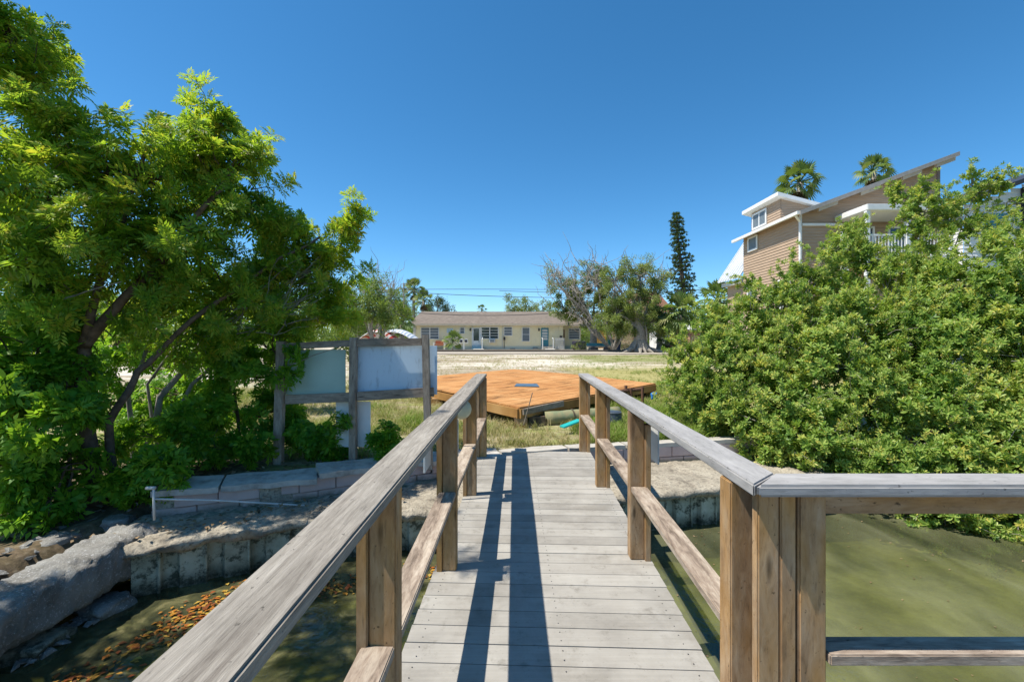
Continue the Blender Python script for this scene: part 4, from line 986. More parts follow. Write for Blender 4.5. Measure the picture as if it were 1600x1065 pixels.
def window(cx0, cx1, cy0, cy1, rows=2, cols=1, y=HY, gm='screen', fr='white', parent=hs, name='window'):
    x0, y0 = hp(cx0, cy0); x1, y1 = hp(cx1, cy1); s_ = y/FPX
    a_ = Vector(((x0-800)*s_, 0, CAMZ-(y1-530.5)*s_)); b_ = Vector(((x1-800)*s_, 0, CAMZ-(y0-530.5)*s_))
    mb = MB(); fw = .07
    mb.bb(a_.x-fw, b_.x+fw, y-.06, y-.01, b_.z, b_.z+fw); mb.bb(a_.x-fw-.03, b_.x+fw+.03, y-.10, y-.01, a_.z-fw, a_.z)
    mb.bb(a_.x-fw, a_.x, y-.06, y-.01, a_.z, b_.z); mb.bb(b_.x, b_.x+fw, y-.06, y-.01, a_.z, b_.z)
    for i in range(1, cols): xm = a_.x+(b_.x-a_.x)*i/cols; mb.bb(xm-.05, xm+.05, y-.055, y-.012, a_.z, b_.z)
    for j in range(1, rows): zm = a_.z+(b_.z-a_.z)*j/rows; mb.bb(a_.x, b_.x, y-.045, y-.013, zm-.02, zm+.02)
    f = mb.build(name, M[fr], parent)
    mb = MB(); mb.bb(a_.x+.002, b_.x-.002, y-.025, y-.006, a_.z+.002, b_.z-.002); mb.build('pane', M[gm], f)
    return f
window(192, 325, 360, 445, 4, 2); window(497, 526, 360, 402, 2, 1); window(663, 790, 358, 442, 4, 2, gm='glass'); window(840, 898, 355, 418, 3, 1)
window(982, 1035, 360, 463, 2, 1); window(1347, 1425, 368, 445, 4, 1, y=HY+1.6)
def fbox(name, cx0, cx1, cy0, cy1, m, parent=hs, y0=.04, y1=.0, y=HY, bev=0):
    x0, yy0 = hp(cx0, cy0); x1, yy1 = hp(cx1, cy1); s_ = y/FPX
    return MB().bb((x0-800)*s_, (x1-800)*s_, y-y0, y-y1-.002, CAMZ-(yy1-530.5)*s_, CAMZ-(yy0-530.5)*s_).build(name, m, parent, bevel=bev)
d1 = fbox('door', 595, 648, 360, 502, M['white'], y0=.07); fbox('glass', 600, 643, 366, 460, M['glass'], d1, y0=.085, y1=.06); fbox('handle', 640, 643, 462, 472, M['dark'], d1, y0=.12, y1=.06)
fbox('door_frame', 587, 594, 354, 505, M['white'], y0=.06); fbox('door_frame', 649, 656, 354, 505, M['white'], y0=.06)
d2 = fbox('door', 1127, 1185, 362, 505, M['teal'], y0=.07)
for j in range(4): fbox('pane', 1135, 1177, 372+j*22, 388+j*22, M['dullwhite'], d2, y0=.085, y1=.06)
fbox('door', 1299, 1311, 375, 500, M['rust'], y=HY+1.6, y0=.05)
fbox('plaque', 392, 440, 365, 400, plain('pale_blue_sign', (.45, .58, .68), .6), hs, y0=.05)
for cx in (575, 1110):
    l = fbox('wall_lamp', cx-6, cx+6, 366, 385, M['black'], hs, y0=.22, y1=.05, bev=.03); fbox('mount', cx-3, cx+3, 362, 372, M['black'], l, y0=.06)
fbox('downpipe', 826, 829, 340, 530, M['dullwhite'], y0=.09, y1=.01); fbox('meter_box', 834, 848, 432, 455, M['dark'], y0=.2, y1=.01); fbox('conduit', 839, 842, 455, 520, M['dark'], y0=.06, y1=.01)
ac = fbox('air_conditioner', 722, 770, 447, 477, M['dullwhite'], y0=.4, y1=-.02, bev=.02); fbox('grille', 729, 763, 452, 470, M['screen'], ac, y0=.42, y1=.40)
fbox('vent', 1065, 1100, 512, 530, M['screen'], y0=.3, y1=.01); fbox('vent', 885, 925, 520, 532, M['screen'], y0=.03)
# porches with steps
def steps_(name, cx0, cx1, cytop, cybot, m, lb, rails):
    x0 = hx(hp(cx0, 0)[0]); x1 = hx(hp(cx1, 0)[0]); zt = hz(hp(0, cytop)[1]); zb = land(x0, HY-1.2); n = 3
    o = thing(name, lb, 'steps', ((x0+x1)/2, HY-.6, zb)); mb = MB()
    for i in range(n):
        z1 = zb+(zt-zb)*(i+1)/n; mb.bb(x0, x1, HY-1.2+.35*i, HY-.09, zb-.05 if i == 0 else zb+(zt-zb)*i/n+.001, z1)
    mb.build('treads', m, o)
    for sx in rails:
        xx = x0 if sx < 0 else x1
        f = MB().bb(xx-.05, xx+.05, HY-1.22, HY-1.12, zb, zb+1.15).build('newel', M['white'], o)
        MB().slab((xx-.03, HY-1.12, zb+1.05), (xx+.03, HY-1.12, zb+1.05), (xx+.03, HY-.1, zt+1.0), (xx-.03, HY-.1, zt+1.0), (0, 0, .06)).build('handrail', M['white'], o)
    return o
steps_('front_steps', 590, 672, 502, 540, M['blue'], 'slate blue steps below the white glass door of the long house', (1,))
steps_('front_steps', 1133, 1215, 505, 545, M['grey'], 'pale concrete steps with white handrails below the teal door', (-1, 1))
lf = thing('lattice_fence', 'short white picket fence panel with a dark box beside the teal door', 'fence', (hx(872), HY-1, GB))
x0, x1 = hx(866), hx(879.5)
mb = MB(); [mb.bb(x0+i*(x1-x0)/8-.035, x0+i*(x1-x0)/8+.035, HY-1.05, HY-1.02, GB, GB+1.25) for i in range(9)]; mb.build('pickets', M['dullwhite'], lf)
mb = MB(); mb.bb(x0, x1, HY-1.02, HY-.98, GB+.25, GB+.33); mb.bb(x0, x1, HY-1.02, HY-.98, GB+1.0, GB+1.08); mb.build('crossbars', M['dullwhite'], lf)
MB().bb(x0+.5, x0+.8, HY-.95, HY-.8, GB+1.25, GB+1.5).build('box', M['dark'], lf)
# kerb, walk slabs
kb = MB(); kb.bb(-14.0, 12, 41.6, 41.9, land(0, 41)-.1, land(0, 41)+.24); o = kb.build('kerb', plain('kerb_shade_tone', (.13, .11, .09), .9), bevel=.02); tag(o, kind='structure')  # dark colour stands in for the kerb's shaded side
for k, (cx0, cx1) in enumerate(((600, 690), (1150, 1230))):
    xa, xb = hx(hp(cx0, 0)[0]), hx(hp(cx1, 0)[0])
    mb = MB(); mb.slab((xa*.85, 41.9, land(xa, 42)+.20), (xb*.86, 41.9, land(xb, 42)+.20), (xb-.1, HY-1.25, land(xb, 48)+.05), (xa+.1, HY-1.25, land(xa, 48)+.05), (0, 0, .04))
    tag(mb.build('path', M['grey']), kind='structure')
# mailboxes, chair, plant, bins
q = Vector((hx(724.8)*.9, 45, land(0, 45)))
mbx = thing('mailbox_pair', 'two dark-fronted mailboxes side by side on one white post before the house', 'mailbox', q)
s45 = 45/FPX; zt = CAMZ-(535-530.5)*s45; 
MB().bb(q.x-.05, q.x+.05, 44.95, 45.05, q.z-.05, zt-.05).build('post', M['white'], mbx); MB().bb(q.x-.45, q.x+.45, 44.8, 45.2, zt-.05, zt).build('shelf', M['white'], mbx)
for sx in (-.23, .23):
    b = MB(); b.bb(q.x+sx-.15, q.x+sx+.15, 44.75, 45.25, zt, zt+.22); b.tube([(q.x+sx, 44.75, zt+.22), (q.x+sx, 45.25, zt+.22)], .15, 12); o = b.build('mailbox', M['white'], mbx)
    MB().bb(q.x+sx-.12, q.x+sx+.12, 44.72, 44.748, zt+.02, zt+.28).build('flap', M['black'], o)
q = Vector((hx(689), HY-1.0, GB+.02)); ch = thing('garden_chair', 'orange and white garden chair against the cream wall, left of the potted plant', 'chair', q)
org = plain('orange_fabric', (.40, .14, .07), .8)
MB().bb(q.x-.5, q.x+.5, q.y-.4, q.y+.4, q.z+.42, q.z+.55).build('seat', org, ch, bevel=.03); MB().bb(q.x-.5, q.x+.5, q.y+.35, q.y+.45, q.z+.58, q.z+.92).build('backrest', org, ch, bevel=.03)
for sx in (-.62, .52):
    for sy in (-.4, .35): MB().bb(q.x+sx, q.x+sx+.1, q.y+sy, q.y+sy+.08, q.z, q.z+.68).build('leg', M['white'], ch)
    MB().bb(q.x+sx-.02, q.x+sx+.12, q.y-.42, q.y+.45, q.z+.68, q.z+.74).build('armrest', M['white'], ch)
def bin_(x, y, h, r, lb, col, nm):
    z = land(x, y); o = thing('wheelie_bin', lb, 'bin', (x, y, z)); m = plain(nm, col, .5, .4)
    b = MB(); b.add([(x-r*.8, y-r*.8, z+.05), (x+r*.8, y-r*.8, z+.05), (x+r*.8, y+r*.8, z+.05), (x-r*.8, y+r*.8, z+.05), (x-r, y-r, z+h), (x+r, y-r, z+h), (x+r, y+r, z+h), (x-r, y+r, z+h)], [(0, 3, 2, 1), (4, 5, 6, 7), (0, 1, 5, 4), (1, 2, 6, 5), (2, 3, 7, 6), (3, 0, 4, 7)]); b.build('body', m, o)
    MB().bb(x-r-.03, x+r+.03, y-r-.05, y+r+.03, z+h+.002, z+h+.08).build('lid', m, o, bevel=.02)
    for sx in (-1, 1): MB().tube([(x+sx*r*.7, y+r*.8, z+.09), (x+sx*r*.95, y+r*.8, z+.09)], .09, 10).build('wheel', M['black'], o)
bin_((954.5-800)*46/FPX, 46, 1.0, .27, 'teal wheelie bin standing left of the blue bin near the big tree', (.03, .22, .22), 'teal_plastic')
bin_((964-800)*46/FPX, 46, .95, .33, 'dark blue wheelie bin standing right of the teal bin near the big tree', (.04, .07, .16), 'navy_plastic')
cv = rock((hx(903)*1.0, 49.3, GB+.45), .8, plain('purple_cover', (.025, .02, .045), .6), 'dark purple covered grill or bin beside the annex of the long house', 5.0, (1.3, .8, .8), name='covered_grill', grp=None, amp=.12, cat='cover')
tr = thing('flat_trailer', 'low dark flat trailer parked on the grass beside the big tree', 'trailer', (hx(935)*.87, 43.5, land(8, 43)))
xq = (935-800)*43.5/FPX; zq = land(8, 43); MB().bb(xq-1.0, xq+1.0, 43, 44.2, zq+.38, zq+.5).build('bed', M['old'], tr); MB().bb(xq-1.0, xq+1.0, 44.2, 44.24, zq+.5, zq+.8).build('tailboard', M['teal'], tr)
for sx in (-.6, .6): MB().tube([(xq+sx, 42.9, zq+.25), (xq+sx, 43.0, zq+.25)], .25, 14).build('wheel', M['black'], tr)
# ---------------------------------------------------------------- tan three-storey house on the right
th = thing('tan_house', 'tall tan clapboard house with a long sloping grey roof and white porch behind the mangroves', 'house', (17, 24, .3))
WX0, WX1, WY0, WY1 = 14.05, 20.8, 22.2, 27.6; slope = .372
rz = lambda x: 7.66+(x-13.7)*slope
t = NT('tan_siding'); f = t.noise(1.2, 4, .6, sc=(1, 1, 6)); c = t.ramp(f, [(.3, (.38, .275, .19)), (.7, (.46, .335, .235))]); M['tan'] = t.done(c, .7, .2)
def laps(mb, a_, b_, z0, ztop_fn, out, h=.15):
    """clapboards between plan points a_, b_; out = outward normal"""
    a_ = Vector((*a_, 0)); b_ = Vector((*b_, 0)); o3 = Vector((*out, 0)); n = int((max(ztop_fn(a_), ztop_fn(b_))-z0)/h)+1; k = 1
    for i in range(n):
        z = z0+i*h; ta, tb = ztop_fn(a_), ztop_fn(b_)
        p, q = a_, b_
        if z >= min(ta, tb)-.02:
            if ta < tb:
                f = (z+h-ta)/(tb-ta)
                if f >= .98: break
                p = a_.lerp(b_, max(0, f))
            elif tb < ta:
                f = (z+h-tb)/(ta-tb)
                if f >= .98: break
                q = b_.lerp(a_, max(0, f))
            else:
                if z+h > ta+.1: break
        lo = o3*.028
        mb.quad(p+lo+Vector((0, 0, z)), q+lo+Vector((0, 0, z)), q+Vector((0, 0, z+h)), p+Vector((0, 0, z+h)))
        mb.quad(p+Vector((0, 0, z)), q+Vector((0, 0, z)), q+lo+Vector((0, 0, z)), p+lo+Vector((0, 0, z)))
mb = MB(); laps(mb, (WX0, WY1), (WX0, WY0), .0, lambda p: rz(WX0)-.05, (-1, 0)); laps(mb, (WX0, WY0), (WX1, WY0), .0, lambda p: rz(p.x)-.02, (0, -1))
laps(mb, (WX1, WY0), (WX1, WY1), .0, lambda p: rz(WX1)-.05, (1, 0)); mb.build('siding', M['tan'], th)
mb = MB(); mb.add([(WX0+.01, WY0+.01, 0), (WX1-.01, WY0+.01, 0), (WX1-.01, WY1, 0), (WX0+.01, WY1, 0), (WX0+.01, WY0+.01, rz(WX0)), (WX1-.01, WY0+.01, rz(WX1)), (WX1-.01, WY1, rz(WX1)), (WX0+.01, WY1, rz(WX0))],
       [(0, 1, 5, 4), (1, 2, 6, 5), (2, 3, 7, 6), (3, 0, 4, 7)]); mb.build('wall', M['tan'], th)
rx0, rx1, ry0, ry1 = 13.68, 21.25, 21.62, 28.1
metal = plain('grey_metal_roof', (.42, .44, .45), .45, .5, .08)
MB().slab((rx0, ry0, rz(rx0)), (rx1, ry0, rz(rx1)), (rx1, ry1, rz(rx1)), (rx0, ry1, rz(rx0)), (0, 0, .06)).build('roof', metal, th)
MB().slab((rx0, ry0-.04, rz(rx0)-.14), (rx1, ry0-.04, rz(rx1)-.14), (rx1, ry0-.005, rz(rx1)-.14), (rx0, ry0-.005, rz(rx0)-.14), (0, 0, .19)).build('rake_board', plain('rake_grey', (.34, .31, .28), .6), th)
MB().slab((rx0, ry0, rz(rx0)-.06), (rx1, ry0, rz(rx1)-.06), (rx1, ry1, rz(rx1)-.06), (rx0, ry1, rz(rx0)-.06), (0, 0, .055)).build('soffit', plain('soffit', (.26, .22, .18), .8), th)
for xx in (14.6, 16.6, 18.6, 20.2):
    mb = MB(); mb.slab((xx, ry0+.02, rz(xx)-.30), (xx+.9, ry0+.02, rz(xx+.9)-.30), (xx+.9, ry0+.14, rz(xx+.9)-.30), (xx, ry0+.14, rz(xx)-.30), (0, 0, .18)); mb.build('eave_bracket', M.setdefault('brk', plain('bracket_tan', (.48, .40, .30), .8)), th)
MB().bb(rx0-.13, rx0, ry0, ry1, rz(rx0)-.10, rz(rx0)+.05).build('gutter', M['white'], th)
MB().tube([(rx0-.05, WY0-.3, rz(rx0)-.08), (WX0-.06, WY0-.1, rz(rx0)-.35), (WX0-.06, WY0-.1, .3)], .06, 8).build('downpipe', M['white'], th)
MB().bb(WX0-.045, WX0+.07, WY0-.045, WY0+.02, .3, rz(WX0)-.1).build('corner_trim', M['white'], th)
MB().bb(WX1-.1, WX1+.05, WY0-.05, WY0+.02, .3, rz(WX1)-.06).build('corner_trim', plain('trim_dark', (.22, .17, .15), .8), th)
MB().bb(WX0+.07, 16.2, WY0-.10, WY0-.03, 7.12, 7.24).build('trim_band', M['white'], th)
def wy(X, px): return X*FPX/(px-800)
def side_window(X, pxa, pxb, za, zb, cols=1):
    ya, yb = sorted((wy(X, pxa), wy(X, pxb)))
    f = MB(); w_ = .1; o_ = X-.05
    f.bb(X-.07, X, ya-w_, yb+w_, zb, zb+w_); f.bb(X-.07, X, ya-w_, yb+w_, za-w_, za); f.bb(X-.07, X, ya-w_, ya, za, zb); f.bb(X-.07, X, yb, yb+w_, za, zb)
    if cols == 2: f.bb(X-.06, X, (ya+yb)/2-.04, (ya+yb)/2+.04, za, zb)
    fo = f.build('window', M['white'], th); MB().bb(X-.04, X-.03, ya, yb, za, zb).build('pane', M['screen'], fo)
side_window(WX0-.03, 1171, 1183, 6.85, 7.5-.05 if False else 7.25, 1) if False else side_window(WX0-.03, 1171, 1183, 6.90-.05, 7.55-.05, 1)
side_window(WX0-.03, 1170, 1181, 3.6, 4.9); side_window(WX0-.03, 1218, 1234, 3.3, 4.6)
def front_window(x0, x1, z0, z1, y=WY0):
    f = MB(); w_ = .1
    f.bb(x0-w_, x1+w_, y-.07, y-.0, z1, z1+w_); f.bb(x0-w_, x1+w_, y-.07, y, z0-w_, z0); f.bb(x0-w_, x0, y-.07, y, z0, z1); f.bb(x1, x1+w_, y-.07, y, z0, z1)
    fo = f.build('window', M['white'], th); MB().bb(x0, x1, y-.045, y-.035, z0, z1).build('pane', M['glass'], fo)
front_window(18.4, 19.15, 5.6, 7.0); front_window(16.9, 17.55, 5.3, 7.0)
# dormer
dX, dY0, dY1 = 14.75, 24.95, 28.0; zt = 9.35
mb = MB(); laps(mb, (dX, dY1), (dX, dY0), rz(dX), lambda p: zt, (-1, 0), .14); laps(mb, (dX, dY0), (dX+2.6, dY0), rz(dX), lambda p: zt-.30*(p.x-dX), (0, -1), .14)
mb.add([(dX+.01, dY0+.01, 7.8), (dX+.01, dY1, 7.8), (dX+.01, dY1, zt), (dX+.01, dY0+.01, zt)], [(0, 1, 2, 3)]); mb.add([(dX+.01, dY0+.01, 7.8), (dX+2.6, dY0+.01, 8.6), (dX+2.6, dY0+.01, zt-.7), (dX+.01, dY0+.01, zt)], [(0, 1, 2, 3)])
dm = mb.build('dormer', M['tan'], th)
MB().slab((dX-.35, dY0-.3, zt+.05), (dX+2.7, dY0-.3, zt-.75), (dX+2.7, dY1+.5, zt-.75), (dX-.35, dY1+.5, zt+.05), (0, 0, .20)).build('dormer_roof', M['white'], dm)
side_window(dX-.03, 1178, 1197, 8.35, 9.1, 2)
# porch
py0 = 20.1; pz = CAMZ+(530.5-328)*py0/FPX
MB().bb(15.7, 19.6, py0, WY0-.03, pz, pz+.28).build('porch_roof', M['white'], th, bevel=.03)
MB().bb(15.75, 19.55, py0+.05, WY0-.035, 5.15, 5.32).build('porch_floor', M['dullwhite'], th)
for px in (1357, 1420, 1487):
    xx = (px-800)*py0/FPX+.05; MB().bb(xx-.08, xx+.08, py0+.06, py0+.22, .4 if px != 1420 else 5.32, pz).build('porch_column', M['white'], th)
mb = MB(); mb.bb(15.8, 19.5, py0+.1, py0+.16, 6.2, 6.28); mb.bb(15.8, 15.86, py0+.1, WY0-.05, 6.2, 6.28)
for i in range(26): mb.bb(15.85+i*.145, 15.89+i*.145, py0+.11, py0+.15, 5.33, 6.2)
for i in range(12): mb.bb(15.81, 15.85, py0+.2+i*.15, py0+.24+i*.15, 5.33, 6.2)
mb.build('balustrade', M['white'], th)
MB().bb(15.3, 15.55, 21.0, 21.2, 4.4, 6.6).build('newel_post', M['white'], th)
# rear wing with steep white metal roof
wg = thing('rear_wing_house', 'low building with a steep pale ribbed metal roof just left of the tan house', 'house', (15, 29, .3))
mb = MB(); A_ = Vector((13.85, 27.75, 5.35)); B_ = Vector((13.75, 30.4, 5.35)); tA = Vector((15.9, 27.75, 8.6)); tB = Vector((15.9, 30.4, 8.6))
mb.slab(A_, B_, tB, tA, (.02, 0, .08)); 
for i in range(9):
    p = A_.lerp(B_, i/8); q = tA.lerp(tB, i/8); mb.tube([p+Vector((-.02, 0, .06)), q+Vector((-.02, 0, .06))], .025, 4)
mb.build('roof', plain('pale_metal', (.46, .50, .54), .5, .4, .10), wg)
MB().bb(14.3, 18, 27.8, 30.2, .2, 5.3).build('wall', M['tan'], wg)
MB().bb(13.95, 14.3, 27.8, 30.3, 5.05, 5.3).build('soffit', M['dullwhite'], wg)
# white house at right edge
wh = thing('white_house', 'white clapboard house with a dark sloping roof at the right edge, half hidden by leaves', 'house', (29, 27, .3))
f_ = lambda x: 8.9+(x-24.6)*.36
mb = MB(); laps(mb, (24.8, 25), (33, 25), 0, lambda p: f_(p.x), (0, -1), .22); laps(mb, (24.8, 33), (24.8, 25), 0, lambda p: f_(24.8), (-1, 0), .22); mb.build('siding', M['white'], wh)
MB().slab((24.2, 24.5, f_(24.2)+.05), (33.5, 24.5, f_(33.5)+.05), (33.5, 33, f_(33.5)+.05), (24.2, 33, f_(24.2)+.05), (0, 0, .25)).build('roof', M['dark'], wh)
fo = MB().bb(25.6, 27.2, 24.9, 24.99, 7.2, 8.6).build('window', M['white'], wh); MB().bb(25.7, 27.1, 24.88, 24.895, 7.3, 8.5).build('pane', M['teal'], fo)
MB().bb(27.9, 28.2, 24.6, 24.95, .2, 9.9).build('corner_post', M['dark'], wh)
# ---------------------------------------------------------------- palms
def fan(mbv, hub, d, size, nb=13, droop=.5, roll=0):
    d = d.normalized(); side = d.cross(Vector((0, 0, 1))); side = side.normalized() if side.length > .1 else Vector((1, 0, 0)); side = Matrix.Rotation(roll, 3, d) @ side; nr = side.cross(d)
    for i in range(nb):
        a_ = (i/(nb-1)-.5)*R(200); dd = (d*math.cos(a_)+side*math.sin(a_)); L = size*(1-.25*abs(a_)/R(100)); w_ = size*.075
        s_ = dd.cross(nr).normalized(); m_ = hub+dd*L*.55+nr*.04*size; tip = hub+dd*L-Vector((0, 0, 1))*L*droop*.45
        mbv.append([hub, m_+s_*w_, tip, m_-s_*w_])
def fanpalm(name, label, base, top, size, nf=26, tr_r=.2, group=None, skirt=True, seed=1, fs=.8):
    r = random.Random(seed); root = thing(name, label, 'palm tree', base, group=group); top = Vector(top)
    mb = MB(); pts = wob(base, top, .04, 8); mb.tube(pts, [tr_r*(1.15-.3*i/8) for i in range(9)], 10)
    mb.build('trunk', M['bark_grey'], root, smooth=True)
    qs = []; pet = MB()
    for i in range(nf):
        az = i*2.4; el = 1.45-2.2*(i/nf)+r.uniform(-.15, .15)
        d = Vector((math.cos(az)*math.cos(el), math.sin(az)*math.cos(el), math.sin(el))); hub = top+d*size*.55
        pet.tube([top, top.lerp(hub, .5)+Vector((0, 0, .03*size)), hub], .02*size, 4, False); fan(qs, hub, d+Vector((r.uniform(-.3, .3), r.uniform(-.3, .3), .25 if i < nf*.35 else -.2)), size*fs*.62, droop=.25 if i < nf*.35 else .7, roll=r.uniform(-.7, .7))
    tv, tf = tmpl(qs); m = MB(); m.add([Vector(v) for v in tv], [list(f) for f in tf]); o = m.build('fronds', M['palm'], root)
    at = o.data.attributes.new('rnd', 'FLOAT', 'FACE'); at.data.foreach_set('value', np.clip(np.repeat(np.random.uniform(.1, .8, nf), len(tf)//nf+1)[:len(tf)]+np.random.normal(0, .1, len(tf)), 0, 1).astype(np.float32))
    pet.build('stalks', M['palm'], root)
    if skirt:
        qs = []
        for i in range(14):
            az = i*2.4; d = Vector((math.cos(az)*.5, math.sin(az)*.5, -1)).normalized(); fan(qs, top-Vector((0, 0, .2*size))+d*size*.3, d, size*.4, 7, .1)
        tv, tf = tmpl(qs); m = MB(); m.add([Vector(v) for v in tv], [list(f) for f in tf]); m.build('dead_skirt', M['leaf_dry'], root)
    return root
def G(px, Z): x = (px-800)*Z/FPX; return Vector((x, Z, ground(x, Z)))
fanpalm('fan_palm', 'tall fan palm rising right behind the dormer of the tan house', G(1248, 40), P(1249, 286, 40), 2.15, 30, .28, seed=2)
fanpalm('fan_palm', 'fan palm peeking over the long sloping roof of the tan house', G(1366, 44), P(1364, 270, 44), 1.9, 26, .28, seed=3)
fanpalm('fan_palm', 'bushy sabal palm right of the big grey tree, below the pine', G(1062, 40), P(1062, 492, 40), 2.3, 34, .25, seed=4)
fanpalm('fan_palm', 'short palm with hanging fronds at the foot of the sabal palm', G(1043, 42), P(1043, 530, 42), 1.4, 20, .2, seed=5)
fanpalm('fan_palm', 'tallest palm behind the left end of the long house', G(647, 62), P(647, 453, 62), 1.9, 26, .22, seed=6)
fanpalm('fan_palm', 'smaller palm leaning right of the tallest palm left of the house', G(660, 60), P(662, 470, 60), 1.7, 22, .22, seed=7)
fanpalm('fan_palm', 'yellowish palm just left of the long house wall', G(628, 46), P(628, 503, 46), 1.7, 24, .2, seed=8)
fanpalm('fan_palm', 'small palm tip showing over the middle of the long brown roof', G(753, 75), P(753, 484, 75), 1.1, 16, .15, skirt=False, seed=9, fs=.7)
fanpalm('fan_palm', 'grey-green palm between the mangroves and the metal roof wing', G(1122, 36), P(1122, 470, 36), 1.9, 26, .2, seed=10)
fanpalm('potted_palm', 'bright potted palm before the cream wall beside the mailboxes', Vector((hx(712), HY-2.5, GB)), Vector((hx(712), HY-2.5, GB+.9)), 1.35, 18, .08, skirt=False, seed=11)
# Norfolk pine
nb_ = G(1072, 70); ntop = P(1056, 332, 70)
npn = thing('norfolk_pine', 'tall dark narrow pine standing alone against the sky', 'tree', nb_)
mb = MB(); tk = [nb_, P(1068, 450, 70), P(1060, 380, 70), ntop]; mb.tube(tk, [.5, .35, .2, .03], 8)
pos = []; dirs = []; z = P(0, 468, 70).z
k = 0
while z < ntop.z-.2:
    f = (z-P(0, 468, 70).z)/(ntop.z-P(0, 468, 70).z); cx = tk[1].lerp(tk[3], max(0, min(1, (z-tk[1].z)/(ntop.z-tk[1].z)))) if z > tk[1].z else tk[1]
    L = (2.3-1.5*f)*(.75+.5*noise.noise(Vector((z*.9, 2, 0)))+.15)*(1 if f < .93 else .5)
    for j in range(7):
        if random.random() < .12: continue
        az = j*.9+k*.45; d = Vector((math.cos(az), math.sin(az), .12)); e_ = Vector((cx.x, cx.y, z))+d*L*random.uniform(.7, 1.1)
        mb.tube([Vector((cx.x, cx.y, z)), e_], [.06, .02], 4, False)
        for i in range(int(13*L/2)+4):
            q = Vector((cx.x, cx.y, z)).lerp(e_, random.uniform(.25, 1.05)); pos.append(q+Vector([random.gauss(0, .12) for _ in range(3)])); dirs.append(d+Vector((0, 0, .8)))
    z += .62; k += 1
mb.build('trunk', M['bark_dark'], npn)
NEED = [tmpl([leaflet((0, 0, 0), (math.cos(a_)*.6, math.sin(a_)*.6, 1), (math.cos(a_+1), math.sin(a_+1), .2), .34, .10, .2) for a_ in (0, 1.3, 2.6, 3.9, 5.2)])]
scatter_mesh('crown', M['pine'], pos, dirs, np.random.uniform(.8, 1.3, len(pos)), NEED, npn, tuple(np.mean([tuple(p) for p in pos], 0)))
# ---------------------------------------------------------------- mid-distance broadleaf trees
def far_tree(name, label, px, Z, blobs, leafm='leaf_far', bark='bark_grey', dens=9, sc=1.0, tr=.05, trunk_r=.3, forks=4, twigs=12, clumps=12, cat='tree', group=None, trunks=None, fork_y=None, tight=.33, fork_r=.6, feather=5):
    b = G(px, Z); cen = blobs[0][0]; fk = b+Vector((0, 0, (cen.z-b.z)*.45)) if fork_y is None else P(px, fork_y, Z)
    tk = trunks or [[b, fk, blobs[0][0]]]+[[fk, fk.lerp(bb_[0], .5)+Vector((0, 0, .3)), bb_[0]] for bb_ in blobs[1:forks+1]]
    return tree(name, label, cat, b, tk, blobs, M[leafm], M[bark], CL, dens, sc, trunk_r=trunk_r, clumps=clumps, twigs=twigs, tr=tr, group=group, tight=tight, fork_r=fork_r, feather=feather, freach=.5, fn=4)
t_ = far_tree('ficus_tree', 'sprawling half-bare grey tree hanging over the right end of the long house', 927, 46,
     [B(900, 450, 46, 26, .45), B(872, 445, 45, 20, .22), B(930, 440, 46, 26, .4), B(905, 485, 46, 28, .6), B(880, 480, 46, 20, .35), B(945, 480, 45, 26, .6), B(915, 425, 46, 18, .18), B(862, 425, 46, 14, .1)],
     'leaf_ficus', dens=300, sc=.62, fork_r=.5, trunk_r=.42, tr=.05, twigs=16, clumps=20, fork_y=515, tight=.2)
t_ = far_tree('ficus_tree', 'massive old tree with flared buttress roots and tangled pale limbs, largest beyond the lawn', 1000, 41,
     [B(990, 470, 41, 30, .5), B(960, 440, 41, 24, .35), B(1000, 432, 41, 26, .35), B(965, 490, 41, 26, .65), B(1022, 460, 41, 24, .4), B(1030, 500, 41, 26, .8), B(985, 505, 41, 24, .8), B(1010, 415, 41, 16, .2), B(945, 505, 41, 16, .6), B(1035, 430, 41, 14, .25), B(978, 418, 41, 14, .3)],
     'leaf_ficus', dens=300, sc=.62, fork_r=.4, trunk_r=.75, tr=.055, twigs=18, clumps=22, fork_y=518, tight=.2)
b = G(1000, 41); mb = MB()
for i in range(13):
    az = i/13*2*math.pi+random.uniform(-.2, .2); L = random.uniform(1.3, 2.8)
    mb.tube([b+Vector((math.cos(az)*.4, math.sin(az)*.4, 1.1)), b+Vector((math.cos(az)*.85, math.sin(az)*.85, .35)), b+Vector((math.cos(az)*L, math.sin(az)*L, -.05))], [.16, .2, .06], 6)
for i in range(8): mb.tube(wob(b+Vector((random.uniform(-.6, .6), -.3, -.05)), b+Vector((random.uniform(-.9, .9), -.2, 3.2)), .1), .09, 5)
mb.build('buttress_roots', M['bark_grey'], t_)
far_tree('ivy_trunk_tree', 'leaning tree trunk wrapped in vines right of the buttressed tree', 1030, 42, [B(1032, 515, 42, 18, .9), B(1026, 490, 42, 16, .6)], 'leaf_ficus', dens=26, sc=.6, trunk_r=.35, clumps=12)
